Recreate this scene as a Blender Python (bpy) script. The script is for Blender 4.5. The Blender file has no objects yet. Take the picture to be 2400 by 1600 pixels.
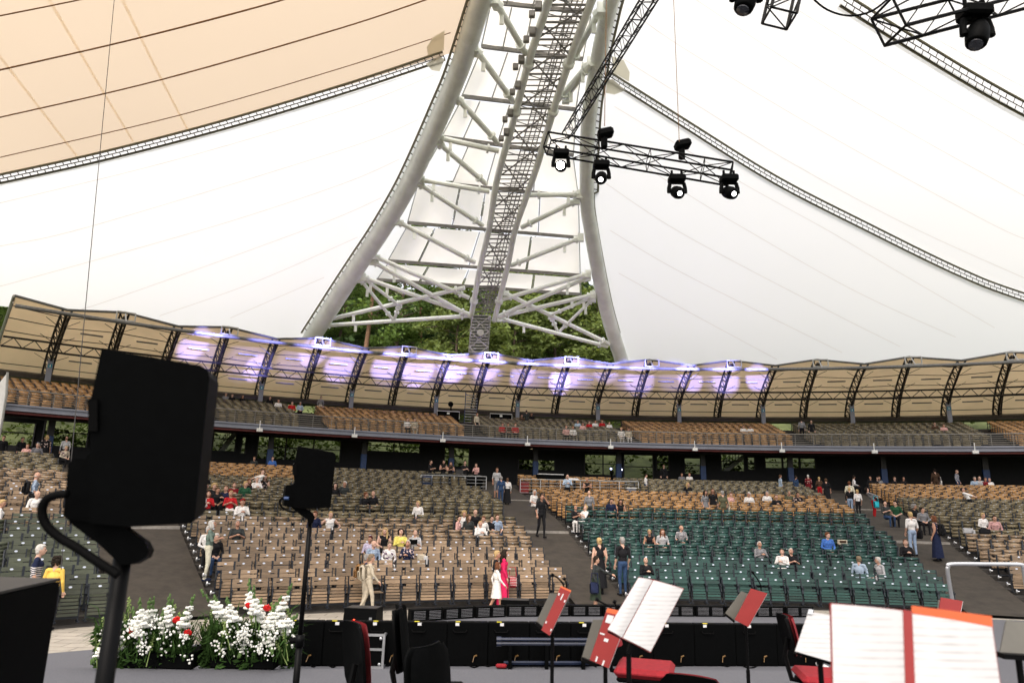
import bpy, math, random
import numpy as np
from mathutils import Vector, Matrix
random.seed(7)
S = bpy.context.scene
R_ = math.radians
# ------------------------------------------------------------------ camera, sky, sun, exposure
FPX = 1650.0; PITCH = R_(13.04); ROLL = R_(1.55); CAMZ = 3.25
cam = bpy.data.objects.new('camera', bpy.data.cameras.new('camera'))
S.collection.objects.link(cam); S.camera = cam
cam.data.sensor_width = 36.0; cam.data.lens = FPX / 2400 * 36
cam.data.clip_start = 0.05; cam.data.clip_end = 3000
cam.data.dof.use_dof = True; cam.data.dof.focus_distance = 30; cam.data.dof.aperture_fstop = 2.8
fw = Vector((0, math.cos(PITCH), math.sin(PITCH))); rt = Vector((1, 0, 0)); up = rt.cross(fw)
cr, sr = math.cos(ROLL), math.sin(ROLL)
rt2 = rt * cr + up * sr; up2 = up * cr - rt * sr
cam.matrix_world = Matrix(((rt2.x, up2.x, -fw.x, 0), (rt2.y, up2.y, -fw.y, 0), (rt2.z, up2.z, -fw.z, CAMZ), (0, 0, 0, 1)))
w = bpy.data.worlds.new('World'); S.world = w; w.use_nodes = True
SUN_EL, SUN_AZ = R_(50), R_(196)
sky = w.node_tree.nodes.new('ShaderNodeTexSky'); sky.sky_type = 'NISHITA'; sky.sun_disc = False
sky.sun_elevation = SUN_EL; sky.sun_rotation = SUN_AZ; sky.dust_density = 10; sky.air_density = .6; sky.ozone_density = 0
bg = w.node_tree.nodes['Background']; bg.inputs[1].default_value = 0.15
ovc = w.node_tree.nodes.new('ShaderNodeMix'); ovc.data_type = 'RGBA'; ovc.inputs[0].default_value = .6; ovc.inputs[7].default_value = (7.6, 7.6, 7.8, 1)   # thin even cloud over the clear sky
w.node_tree.links.new(sky.outputs[0], ovc.inputs[6]); w.node_tree.links.new(ovc.outputs[2], bg.inputs[0])
sl = bpy.data.lights.new('sun', 'SUN'); sl.energy = 0.8; sl.angle = R_(30); sl.color = (1, .96, .9)
so = bpy.data.objects.new('sun', sl); S.collection.objects.link(so)
sd = Vector((math.sin(SUN_AZ) * math.cos(SUN_EL), math.cos(SUN_AZ) * math.cos(SUN_EL), math.sin(SUN_EL)))
so.rotation_euler = sd.to_track_quat('Z', 'Y').to_euler()
vs = S.view_settings; vs.view_transform = 'Standard'; vs.look = 'None'; vs.gamma = 1; vs.exposure = 0.75
S.cycles.max_bounces = 7; S.cycles.diffuse_bounces = 4; S.cycles.transmission_bounces = 4; S.cycles.transparent_max_bounces = 6
S.cycles.sample_clamp_indirect = 6; S.cycles.caustics_reflective = False; S.cycles.caustics_refractive = False
S.cycles.use_denoising = True

# ------------------------------------------------------------------ geometry helpers
CX, CY, RF = 9.5, -7.0, 32.6
def ray(X, Y):
    u = (X - 1200) / FPX; v = (800 - Y) / FPX
    u, v = u * cr - v * sr, u * sr + v * cr
    return Vector((u, math.cos(PITCH) - v * math.sin(PITCH), math.sin(PITCH) + v * math.cos(PITCH)))
def at(X, Y, d):
    r = ray(X, Y); return Vector((r[0] * d, r[1] * d, CAMZ + r[2] * d))
def proj(P):
    x, y, z = P[0], P[1], P[2] - CAMZ
    cp, sp = math.cos(PITCH), math.sin(PITCH)
    ww = y * cp + z * sp; b = -y * sp + z * cp
    u, v = x / ww, b / ww
    return 1200 + FPX * (u * cr + v * sr), 800 - FPX * (-u * sr + v * cr), ww
def pol(R, a, z=0.0): return Vector((CX + R * math.sin(a), CY + R * math.cos(a), z))
def topol(x, y): return math.hypot(x - CX, y - CY), math.atan2(x - CX, y - CY)
def zfl(R):
    if R < RF: return 0.0
    if R < 43: return .235 * (R - RF)
    return .235 * (43 - RF) + .14 * (min(R, 59.5) - 43)
def zbal(R): return 7.45 + max(0, R - 59.3) * .235
def onfloor(X, Y, dz=0.0, zf=zfl, a=3.0, b=140.0):
    r = ray(X, Y)
    for _ in range(50):
        m = (a + b) / 2
        if CAMZ + r[2] * m - dz - zf(math.hypot(r[0] * m - CX, r[1] * m - CY)) > 0: a = m
        else: b = m
    return Vector((r[0] * a, r[1] * a, CAMZ + r[2] * a))
def oncyl(X, Y, R):
    r = ray(X, Y); a = r[0]**2 + r[1]**2; b = -2 * (r[0] * CX + r[1] * CY); c = CX**2 + CY**2 - R * R
    t = (-b + math.sqrt(b * b - 4 * a * c)) / (2 * a)
    return Vector((r[0] * t, r[1] * t, CAMZ + r[2] * t))
def onz(X, Y, z):
    r = ray(X, Y); t = (z - CAMZ) / r[2]; return Vector((r[0] * t, r[1] * t, z))
def lerp(a, b, t): return a + (b - a) * t
def interp(pts, x):
    """piecewise linear value of points (x, y)"""
    if x <= pts[0][0]: return pts[0][1]
    for (a, b), (c, d) in zip(pts, pts[1:]):
        if x <= c: return b + (d - b) * (x - a) / (c - a)
    return pts[-1][1]
def smooth_path(pts, n):
    """Catmull-Rom through points, n samples per span"""
    P = [Vector(p) for p in pts]; out = []
    for i in range(len(P) - 1):
        p0 = P[max(i - 1, 0)]; p1 = P[i]; p2 = P[i + 1]; p3 = P[min(i + 2, len(P) - 1)]
        for k in range(n):
            t = k / n
            out.append(.5 * ((2 * p1) + (p2 - p0) * t + (2 * p0 - 5 * p1 + 4 * p2 - p3) * t * t + (3 * p1 - p0 - 3 * p2 + p3) * t**3))
    out.append(P[-1]); return out

class MB:
    def __init__(s): s.v = []; s.f = []; s.m = []; s.c = 0
    def add(s, vs, fs):
        o = len(s.v); s.v += [tuple(p) for p in vs]
        for f in fs: s.f.append(tuple(i + o for i in f)); s.m.append(s.c)
    def face(s, *pts): s.add(pts, [tuple(range(len(pts)))])
    def box(s, c, size, M=None):
        c = Vector(c); h = [x / 2 for x in size]; vs = []
        for z in (-1, 1):
            for y in (-1, 1):
                for x in (-1, 1):
                    p = Vector((x * h[0], y * h[1], z * h[2]))
                    vs.append(c + (M @ p if M else p))
        s.add(vs, [(0, 2, 3, 1), (4, 5, 7, 6), (0, 1, 5, 4), (2, 6, 7, 3), (0, 4, 6, 2), (1, 3, 7, 5)])
    def bbox(s, c, size, b=.01, M=None):
        """bevelled box"""
        c = Vector(c); h = [x / 2 for x in size]; vs = []; key = {}; fs = []
        for sx in (-1, 1):
            for sy in (-1, 1):
                for sz in (-1, 1):
                    sg = (sx, sy, sz)
                    for ax in range(3):
                        p = Vector([sg[k] * (h[k] - (0 if k == ax else b)) for k in range(3)])
                        key[(sg, ax)] = len(vs); vs.append(c + (M @ p if M else p))
        for ax in range(3):
            o = [k for k in range(3) if k != ax]
            for q in (-1, 1):
                def sg(a, b2):
                    t = [0, 0, 0]; t[ax] = q; t[o[0]] = a; t[o[1]] = b2; return tuple(t)
                r = [key[(sg(a, b2), ax)] for a, b2 in ((-1, -1), (1, -1), (1, 1), (-1, 1))]
                fs.append(r)
        for ax in range(3):      # edges along ax
            o = [k for k in range(3) if k != ax]
            for p in (-1, 1):
                for q in (-1, 1):
                    def sg(a):
                        t = [0, 0, 0]; t[ax] = a; t[o[0]] = p; t[o[1]] = q; return tuple(t)
                    fs.append([key[(sg(-1), o[0])], key[(sg(1), o[0])], key[(sg(1), o[1])], key[(sg(-1), o[1])]])
        for sx in (-1, 1):
            for sy in (-1, 1):
                for sz in (-1, 1): fs.append([key[((sx, sy, sz), k)] for k in range(3)])
        s.add(vs, fs)
    def beam(s, p, q, wd, ht, upv=(0, 0, 1)):
        p = Vector(p); q = Vector(q); d = q - p; L = d.length
        if L < 1e-6: return
        d /= L; x = d.cross(Vector(upv))
        if x.length < 1e-4: x = d.cross(Vector((1, 0, 0)))
        x.normalize(); z = x.cross(d)
        M = Matrix((x, d, z)).transposed(); s.box((p + q) / 2, (wd, L, ht), M)
    def tube(s, p, q, r, n=6, r2=None, cap=True):
        p = Vector(p); q = Vector(q); d = q - p
        if d.length < 1e-6: return
        d.normalize(); x = d.orthogonal().normalized(); y = d.cross(x); r2 = r if r2 is None else r2
        vs = []
        for k in range(n):
            a = 2 * math.pi * k / n; e = x * math.cos(a) + y * math.sin(a)
            vs += [p + e * r, q + e * r2]
        fs = [(2 * k, 2 * ((k + 1) % n), 2 * ((k + 1) % n) + 1, 2 * k + 1) for k in range(n)]
        if cap: fs += [tuple(2 * k for k in reversed(range(n))), tuple(2 * k + 1 for k in range(n))]
        s.add(vs, fs)
    def path(s, pts, r, n=6, cap=True):
        P = [Vector(p) for p in pts]; m = len(P); vs = []; x = None
        for i in range(m):
            d = (P[min(i + 1, m - 1)] - P[max(i - 1, 0)])
            if d.length < 1e-9: d = Vector((0, 0, 1))
            d.normalize()
            x = (d.orthogonal() if x is None else (x - d * x.dot(d)))
            if x.length < 1e-5: x = d.orthogonal()
            x.normalize(); y = d.cross(x); rr = r[i] if isinstance(r, (list, tuple)) else r
            for k in range(n):
                a = 2 * math.pi * k / n; vs.append(P[i] + (x * math.cos(a) + y * math.sin(a)) * rr)
        fs = [(i * n + k, i * n + (k + 1) % n, (i + 1) * n + (k + 1) % n, (i + 1) * n + k) for i in range(m - 1) for k in range(n)]
        if cap: fs += [tuple(reversed(range(n))), tuple((m - 1) * n + k for k in range(n))]
        s.add(vs, fs)
    def ribbon(s, A, B):
        """strip between two equally long point lists"""
        vs = list(A) + list(B); m = len(A)
        s.add(vs, [(i, i + 1, m + i + 1, m + i) for i in range(m - 1)])
    def grid(s, rows):
        m = len(rows[0]); vs = [p for r in rows for p in r]
        s.add(vs, [(i * m + j, i * m + j + 1, (i + 1) * m + j + 1, (i + 1) * m + j) for i in range(len(rows) - 1) for j in range(m - 1)])
    def ell(s, c, r, nu=8, nv=6, M=None):
        c = Vector(c); vs = []; r = r if hasattr(r, '__len__') else (r, r, r)
        for j in range(1, nv):
            t = math.pi * j / nv
            for k in range(nu):
                a = 2 * math.pi * k / nu
                p = Vector((r[0] * math.sin(t) * math.cos(a), r[1] * math.sin(t) * math.sin(a), r[2] * math.cos(t)))
                vs.append(c + (M @ p if M else p))
        t1 = Vector((0, 0, r[2])); vs += [c + (M @ t1 if M else t1), c - (M @ t1 if M else t1)]
        fs = [(j * nu + k, (j + 1) * nu + k, (j + 1) * nu + (k + 1) % nu, j * nu + (k + 1) % nu) for j in range(nv - 2) for k in range(nu)]
        T = (nv - 1) * nu
        fs += [(T, k, (k + 1) % nu) for k in range(nu)] + [(T + 1, (nv - 2) * nu + (k + 1) % nu, (nv - 2) * nu + k) for k in range(nu)]
        s.add(vs, fs)
    def lathe(s, c, prof, n=12, M=None):
        """profile list of (r, z)"""
        c = Vector(c); vs = []
        for r, z in prof:
            for k in range(n):
                a = 2 * math.pi * k / n; p = Vector((r * math.cos(a), r * math.sin(a), z)); vs.append(c + (M @ p if M else p))
        m = len(prof)
        fs = [(i * n + k, i * n + (k + 1) % n, (i + 1) * n + (k + 1) % n, (i + 1) * n + k) for i in range(m - 1) for k in range(n)]
        fs += [tuple(reversed(range(n))), tuple((m - 1) * n + k for k in range(n))]
        s.add(vs, fs)
    def slab(s, pts, n, th):
        """flat polygon thickened along n"""
        n = Vector(n).normalized() * th; m = len(pts); vs = [Vector(p) for p in pts] + [Vector(p) + n for p in pts]
        s.add(vs, [tuple(reversed(range(m))), tuple(range(m, 2 * m))] + [(i, (i + 1) % m, m + (i + 1) % m, m + i) for i in range(m)])
    def mesh(s, name, mats, off=(0, 0, 0), smooth=False):
        me = bpy.data.meshes.new(name)
        v = np.array(s.v, dtype=np.float64).reshape(-1, 3) - np.array(tuple(off))
        me.from_pydata(v.tolist(), [], s.f)
        mats = mats if isinstance(mats, (list, tuple)) else [mats]
        for m in mats: me.materials.append(m)
        if len(mats) > 1: me.polygons.foreach_set('material_index', s.m)
        if smooth: me.polygons.foreach_set('use_smooth', [True] * len(me.polygons))
        me.update(); return me
    def build(s, name, mats, parent=None, smooth=False, local=False, sub=None):
        off = (0, 0, 0)
        if parent is not None and not local: off = parent.location
        o = bpy.data.objects.new(name, s.mesh(name, mats, off, smooth)); S.collection.objects.link(o)
        if sub is not None: o.parent = sub          # a piece of a part
        elif parent is not None: o.parent = parent
        return o
def tag(o, label=None, cat=None, group=None, kind=None):
    if label: o['label'] = label
    if cat: o['category'] = cat
    if group: o['group'] = group
    if kind: o['kind'] = kind
    return o
def thing(name, label, cat, loc=(0, 0, 0), rz=0.0, group=None):
    o = bpy.data.objects.new(name, None); S.collection.objects.link(o)
    o.location = loc; o.rotation_euler = (0, 0, rz); o.empty_display_size = .2
    return tag(o, label, cat, group)
def link_copy(o, parent=None):
    c = o.copy(); S.collection.objects.link(c)
    if parent is not None: c.parent = parent
    return c

# ------------------------------------------------------------------ materials
def mat(name, col, rough=.6, metal=0.0, var=.25, scale=6.0, bump=0.0, island=0.0, spec=.4, coat=0.0):
    m = bpy.data.materials.new(name); m.use_nodes = True; nt = m.node_tree; b = nt.nodes['Principled BSDF']
    b.inputs['Roughness'].default_value = rough; b.inputs['Metallic'].default_value = metal
    b.inputs['Specular IOR Level'].default_value = spec; b.inputs['Coat Weight'].default_value = coat
    tc = nt.nodes.new('ShaderNodeTexCoord'); nz = nt.nodes.new('ShaderNodeTexNoise'); nz.inputs['Scale'].default_value = scale
    nz.inputs['Detail'].default_value = 5; nz.inputs['Roughness'].default_value = .65
    nt.links.new(tc.outputs['Object'], nz.inputs['Vector'])
    mr = nt.nodes.new('ShaderNodeMapRange'); mr.inputs[1].default_value = .3; mr.inputs[2].default_value = .7
    mr.inputs[3].default_value = 1 - var; mr.inputs[4].default_value = 1 + var
    nt.links.new(nz.outputs['Fac'], mr.inputs[0]); fac = mr.outputs[0]
    if island:
        g = nt.nodes.new('ShaderNodeNewGeometry'); oi = nt.nodes.new('ShaderNodeObjectInfo')
        ad = nt.nodes.new('ShaderNodeMath'); ad.operation = 'ADD'; nt.links.new(g.outputs['Random Per Island'], ad.inputs[0]); nt.links.new(oi.outputs['Random'], ad.inputs[1])
        fr = nt.nodes.new('ShaderNodeMath'); fr.operation = 'FRACT'; nt.links.new(ad.outputs[0], fr.inputs[0])
        m2 = nt.nodes.new('ShaderNodeMapRange'); m2.inputs[3].default_value = 1 - island; m2.inputs[4].default_value = 1 + island
        nt.links.new(fr.outputs[0], m2.inputs[0])
        mu = nt.nodes.new('ShaderNodeMath'); mu.operation = 'MULTIPLY'; nt.links.new(fac, mu.inputs[0]); nt.links.new(m2.outputs[0], mu.inputs[1]); fac = mu.outputs[0]
    vm = nt.nodes.new('ShaderNodeVectorMath'); vm.operation = 'SCALE'; vm.inputs[0].default_value = col
    nt.links.new(fac, vm.inputs['Scale']); nt.links.new(vm.outputs[0], b.inputs['Base Color'])
    if bump:
        bp = nt.nodes.new('ShaderNodeBump'); bp.inputs['Strength'].default_value = bump; bp.inputs['Distance'].default_value = .02
        nt.links.new(nz.outputs['Fac'], bp.inputs['Height']); nt.links.new(bp.outputs[0], b.inputs['Normal'])
    m.diffuse_color = (*col, 1); return m
def translucent(name, col, diff, trans, scale=.5, var=.06):
    """thin cloth: a part of the light is reflected, a part comes through"""
    m = bpy.data.materials.new(name); m.use_nodes = True; nt = m.node_tree; nt.nodes.remove(nt.nodes['Principled BSDF'])
    out = nt.nodes['Material Output']; d = nt.nodes.new('ShaderNodeBsdfDiffuse'); t = nt.nodes.new('ShaderNodeBsdfTranslucent'); a = nt.nodes.new('ShaderNodeAddShader')
    nz = nt.nodes.new('ShaderNodeTexNoise'); nz.inputs['Scale'].default_value = scale; tc = nt.nodes.new('ShaderNodeTexCoord'); nt.links.new(tc.outputs['Object'], nz.inputs['Vector'])
    mr = nt.nodes.new('ShaderNodeMapRange'); mr.inputs[3].default_value = 1 - var; mr.inputs[4].default_value = 1 + var; nt.links.new(nz.outputs['Fac'], mr.inputs[0])
    for sh, k in ((d, diff), (t, trans)):
        vm = nt.nodes.new('ShaderNodeVectorMath'); vm.operation = 'SCALE'; vm.inputs[0].default_value = [c * k for c in col]
        nt.links.new(mr.outputs[0], vm.inputs['Scale']); nt.links.new(vm.outputs[0], sh.inputs['Color'])
    nt.links.new(d.outputs[0], a.inputs[0]); nt.links.new(t.outputs[0], a.inputs[1]); nt.links.new(a.outputs[0], out.inputs['Surface'])
    return m
def emit(name, col, s):
    m = bpy.data.materials.new(name); m.use_nodes = True; b = m.node_tree.nodes['Principled BSDF']
    b.inputs['Base Color'].default_value = (*col, 1); b.inputs['Emission Color'].default_value = (*col, 1); b.inputs['Emission Strength'].default_value = s; return m
def wood(name, col, dark=.55):
    """slatted wood: grain along the slat, a tone of its own for each slat"""
    m = bpy.data.materials.new(name); m.use_nodes = True; nt = m.node_tree; b = nt.nodes['Principled BSDF']; b.inputs['Roughness'].default_value = .5
    tc = nt.nodes.new('ShaderNodeTexCoord'); mp = nt.nodes.new('ShaderNodeMapping'); mp.inputs['Scale'].default_value = (2, 2, 30); nt.links.new(tc.outputs['Object'], mp.inputs[0])
    nz = nt.nodes.new('ShaderNodeTexNoise'); nz.inputs['Scale'].default_value = 3; nz.inputs['Detail'].default_value = 4; nt.links.new(mp.outputs[0], nz.inputs['Vector'])
    g = nt.nodes.new('ShaderNodeNewGeometry'); oi = nt.nodes.new('ShaderNodeObjectInfo')
    ad = nt.nodes.new('ShaderNodeMath'); ad.operation = 'ADD'; nt.links.new(g.outputs['Random Per Island'], ad.inputs[0]); nt.links.new(oi.outputs['Random'], ad.inputs[1])
    fr = nt.nodes.new('ShaderNodeMath'); fr.operation = 'FRACT'; nt.links.new(ad.outputs[0], fr.inputs[0])
    m1 = nt.nodes.new('ShaderNodeMapRange'); m1.inputs[3].default_value = .62; m1.inputs[4].default_value = 1.3; nt.links.new(fr.outputs[0], m1.inputs[0])
    m2 = nt.nodes.new('ShaderNodeMapRange'); m2.inputs[1].default_value = .25; m2.inputs[2].default_value = .75; m2.inputs[3].default_value = dark; m2.inputs[4].default_value = 1.25; nt.links.new(nz.outputs['Fac'], m2.inputs[0])
    mu = nt.nodes.new('ShaderNodeMath'); mu.operation = 'MULTIPLY'; nt.links.new(m1.outputs[0], mu.inputs[0]); nt.links.new(m2.outputs[0], mu.inputs[1])
    vm = nt.nodes.new('ShaderNodeVectorMath'); vm.operation = 'SCALE'; vm.inputs[0].default_value = col; nt.links.new(mu.outputs[0], vm.inputs['Scale']); nt.links.new(vm.outputs[0], b.inputs['Base Color'])
    return m
M = {}
M['brown'] = wood('brown wood', (.30, .21, .13)); M['orange'] = wood('orange wood', (.41, .225, .085))
M['olive'] = wood('tan olive wood', (.17, .138, .076)); M['moss'] = wood('olive green wood', (.075, .085, .054)); M['teal'] = wood('dark green wood', (.021, .071, .060))
M['frame'] = mat('dark seat frame', (.014, .018, .026), .45)
M['discdim'] = mat('far number plate', (.26, .28, .30), .4, var=.1)
M['pipe'] = mat('dark blue pipe', (.008, .014, .035), .35)
M['disc'] = mat('number plate', (.62, .68, .8), .35, var=.1)
M['steel'] = mat('pale grey steel', (.42, .42, .40), .42, .25, var=.1, scale=1.2)
M['mast'] = mat('mast steel', (.83, .86, .81), .45, .0, var=.10, scale=.8)
M['mastdark'] = mat('weathered steel', (.20, .19, .175), .5, .1, var=.25, scale=2)
M['alu'] = mat('aluminium', (.62, .63, .64), .3, .8, var=.08)
M['darksteel'] = mat('dark steel', (.035, .032, .03), .5, .2)
M['black'] = mat('black plastic', (.0012, .0014, .0015), .6, var=.3, scale=20, spec=.05)
M['blackmetal'] = mat('black metal', (.002, .002, .0022), .45, 0, spec=.1)
M['rubber'] = mat('black rubber', (.002, .002, .002), .7, spec=.06)
M['conc'] = mat('terrace concrete', (.055, .05, .045), .9, var=.3, scale=3)
M['ramp'] = mat('ramp asphalt', (.042, .035, .027), .9, var=.3, scale=2.2, bump=.1)
M['carpet'] = mat('grey stage carpet', (.105, .107, .12), .95, var=.22, scale=60, bump=.2)
M['kerb'] = mat('kerb concrete', (.3, .28, .25), .85)
M['white'] = mat('white paint', (.72, .72, .70), .5, var=.06)
M['paper'] = mat('white paper', (.64, .635, .635), .7, var=.03)
M['red'] = mat('red cover', (.25, .022, .02), .55, var=.1)
M['redcloth'] = mat('red cloth', (.24, .008, .014), .85, var=.2, scale=30)
M['orangepaper'] = mat('orange card', (.62, .13, .045), .6, var=.05)
M['bluesteel'] = mat('blue painted steel', (.02, .05, .14), .5)
M['sign'] = mat('blue sign', (.02, .22, .30), .4, var=.05)
M['olivepanel'] = mat('grey desk panel', (.10, .095, .08), .55, var=.1)
M['glass'] = mat('lens glass', (.02, .022, .03), .08, spec=.8, var=.05)
M['bark'] = mat('bark', (.13, .095, .07), .9, var=.4, scale=5, bump=.5)
M['pinebark'] = mat('pine bark', (.26, .15, .09), .9, var=.4, scale=5, bump=.5)
M['yellow'] = mat('yellow tape', (.7, .6, .03), .5)
M['redlight'] = emit('red led', (1, .05, .02), 4)
M['bluelight'] = emit('white blue led', (.5, .55, 1), 6)
M['warmlight'] = emit('warm lamp', (1, .72, .4), 2.5)
M['lamp'] = emit('lit lens', (1, .98, .95), 60)
M['lampdim'] = emit('dim lit lens', (1, .98, .98), 3)
# ================================================================== THE SETTING
# hillside and forest floor: one sheet to the horizon
def terrain_z(R, a):
    k = max(0.0, min(1.0, (R_(100) - abs(a)) / R_(35))); k = k * k * (3 - 2 * k)
    if R < 31: return -.08
    if R <= 66: return max(-.08, min(zfl(R), 4.6) - .45) * 1.0
    z = 4.3 + max(0, min(R, 96) - 70) * .34 + max(0, min(R, 140) - 96) * .72 + max(0, min(R, 240) - 140) * .05
    z += .5 * math.sin(R * .31 + a * 9) + .4 * math.sin(a * 23 + R * .17)
    return z * k
tb = MB()
rows = []
for Rr in (0.5, 10, 20, 31, 33, 37, 40, 43, 50, 56, 59.5, 63, 66, 70, 74, 78, 83, 88, 94, 100, 108, 118, 135, 160, 200, 240, 320, 500, 900, 2000):
    rows.append([pol(Rr, -math.pi + 2 * math.pi * k / 120, terrain_z(Rr, -math.pi + 2 * math.pi * k / 120)) for k in range(121)])
tb.grid(rows)
M['earth'] = mat('forest floor', (.10, .12, .045), .95, var=.55, scale=.6, bump=.6)
tag(tb.build('ground', M['earth'], smooth=True), kind='structure')
# paved strip in front of the first row
def pavers():
    m = mat('pale pavers', (.36, .33, .28), .85, var=.12, scale=3); nt = m.node_tree; b = nt.nodes['Principled BSDF']
    br = nt.nodes.new('ShaderNodeTexBrick'); br.inputs['Scale'].default_value = 1.0; br.inputs['Brick Width'].default_value = .8; br.inputs['Row Height'].default_value = .4; br.inputs['Mortar Size'].default_value = .012
    br.inputs['Color1'].default_value = (.40, .365, .31, 1); br.inputs['Color2'].default_value = (.32, .295, .25, 1); br.inputs['Mortar'].default_value = (.12, .11, .1, 1)
    tc = nt.nodes.new('ShaderNodeTexCoord'); nt.links.new(tc.outputs['Object'], br.inputs['Vector'])
    sc = [n for n in nt.nodes if n.type == 'VECT_MATH'][0]
    nt.links.new(br.outputs['Color'], sc.inputs[0]); return m
A0, A1 = R_(-62), R_(46)
def fan(Rs, a0, a1, zf, da=R_(1.2)):
    n = max(2, int((a1 - a0) / da)); return [[pol(Rr, lerp(a0, a1, k / n), zf(Rr)) for k in range(n + 1)] for Rr in Rs]
pv = MB(); pv.grid(fan((14, 20, 26, 30, RF + .02), A0, A1, lambda r: 0.0)); tag(pv.build('paving', pavers()), kind='structure')
# the terraced bowl of the lower stalls
tr = MB(); prof = []
rr = RF
while rr < 59.4:
    prof += [(rr, zfl(rr) - .02), (rr + .70, zfl(rr) - .02)]; rr += .75
pr = [[pol(Rr, lerp(A0, A1, k / 90), z) for k in range(91)] for Rr, z in prof]
tr.grid(pr); rr = 59.5
tr.grid(fan((59.45, 62, 66), A0, A1, lambda r: 4.6))
tag(tr.build('terrace', M['conc']), kind='structure')
AIS = [(R_(-36.4), R_(-32.3)), (R_(-12.7), R_(-9.4)), (R_(10.75), R_(14.6)), (R_(34.6), R_(38.4))]
ra = MB()
for a0, a1 in AIS:
    for r0, r1 in ((RF - .05, 40.9), (41.0, 49.6), (49.7, 59.2)):
        ra.grid([[pol(Rr, lerp(a0, a1, k / 6), (zfl(Rr) + (.09 if r0 < 41 else .13))) for k in range(7)] for Rr in np.linspace(r0, r1, 9)])
tag(ra.build('ramp', M['ramp']), kind='structure')
kb = MB()
for a0, a1 in AIS:
    for Rk in (40.95, 49.65):
        P = [pol(Rk, lerp(a0, a1, k / 6), zfl(Rk) + .09) for k in range(7)]
        for p, q in zip(P, P[1:]): kb.beam(p, q, .22, .16)
tag(kb.build('step', M['kerb']), kind='structure')
# the stage: grey carpet, a low riser near the players
st = MB()
SZ = .95
edge = [onz(X, Y, SZ) for X, Y in ((-420, 1562), (100, 1531), (240, 1519), (640, 1500), (890, 1459), (1190, 1441), (1560, 1438), (1900, 1441), (2300, 1450), (2900, 1470))]
poly = [Vector((-12, -9, SZ))] + edge + [Vector((22, -9, SZ))]
st.slab([Vector((p.x, p.y, SZ)) for p in poly], (0, 0, -1), .9)
tag(st.build('stage_floor', M['carpet']), kind='structure')
rs = MB()
RZ = 1.13
e2 = [onz(X, Y, RZ) for X, Y in ((-500, 1560), (300, 1565), (1000, 1567), (1800, 1570), (2900, 1580))]
poly = [Vector((-12, -8.8, RZ))] + e2 + [Vector((16, -8.8, RZ))]
rs.slab([Vector((p.x, p.y, RZ)) for p in poly], (0, 0, -1), .17)
tag(rs.build('stage_riser', M['carpet']), kind='structure')

# ================================================================== THE BALCONY
BA0, BA1 = R_(-39.5), R_(43)
def zdeck(R): return 7.72 + max(0.0, R - 59.3) * .215
def arc(R, z, a0=BA0, a1=BA1, da=R_(1.0)):
    n = max(2, int(round((a1 - a0) / da))); return [pol(R, lerp(a0, a1, k / n), z) for k in range(n + 1)]
bal = thing('balcony', 'long curved upper balcony on a pale steel edge beam above the dark concourse', 'balcony', pol(57.5, 0, 7.4))
d = MB(); rows = []
prof = [(57.75, 7.70)]; rr = 59.3
while rr < 71.6: prof += [(rr, zdeck(rr)), (rr + .8, zdeck(rr))]; rr += .85
prof += [(73.2, zdeck(72.4))]
d.grid([arc(R, z) for R, z in prof]); d.grid([arc(R, z) for R, z in ((73.2, zdeck(72.4)), (73.2, zdeck(72.4) - .5), (59.5, 7.25), (57.75, 7.2))])
d.build('deck', M['conc'], bal)
f = MB(); f.grid([arc(R, z) for R, z in ((57.55, 7.80), (57.40, 7.80), (57.40, 7.70), (57.5, 7.68), (57.5, 7.53), (57.38, 7.52), (57.38, 7.44), (57.7, 7.44))])
M['fascia'] = mat('blue grey steel', (.20, .21, .25), .45, .2, var=.1, scale=1)
f.build('fascia', M['fascia'], bal)
f = MB(); f.grid([arc(R, z) for R, z in ((57.6, 7.42), (57.6, 7.30), (58.4, 7.26))]); M['redtrim'] = mat('dark red steel', (.16, .02, .015), .5); f.build('soffit_trim', M['redtrim'], bal)
for k in range(-5, 9):
    a = R_(-2.3 + 5.95 * k)
    if BA0 < a < BA1:
        b = MB(); b.bbox(pol(57.3, a, 7.40), (.36, .22, .22), .02, Matrix.Rotation(-a, 3, 'Z')); b.tube(pol(57.36, a, 7.5), pol(57.36, a, 8.0), .03); b.build('bracket', M['white'], bal)
rl = thing('balcony_railing', 'steel balcony railing of thin level bars and slim posts', 'railing', pol(58.25, 0, 7.75))
for k, z in enumerate((8.66, 8.50, 8.37, 8.24, 8.11, 7.98, 7.86)):
    m = MB(); m.path(arc(58.25, z, da=R_(.8)), .040 if k == 0 else .020, 5); m.build('rail', M['steelb'] if 'steelb' in M else M.setdefault('steelb', mat('grey brown steel', (.22, .205, .18), .45, .4, var=.1)), rl)
na = int((BA1 - BA0) / R_(1.19))
for k in range(na + 1):
    a = BA0 + (BA1 - BA0) * k / na; m = MB(); m.beam(pol(58.27, a, 7.7), pol(58.27, a, 8.66), .05, .03, (math.cos(a), -math.sin(a), 0)); m.build('post', M['steelb'], rl)
# end screen of the balcony at the far left
es = thing('balcony_end_screen', 'white end screen of the balcony at the far left of the stand', 'screen', at(0, 1000, 37))
m = MB(); P = [at(X, Y, 37.2) for X, Y in ((18, 872), (15, 925), (3, 1000), (-14, 1075), (-70, 1075), (-50, 990), (-8, 905))]; m.slab(P, (0.1, 1, 0), .06); m.build('panel', M['white'], es)
m = MB(); m.path(P[:4], .06, 6); m.build('edge_tube', M['steel'], es)
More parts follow.
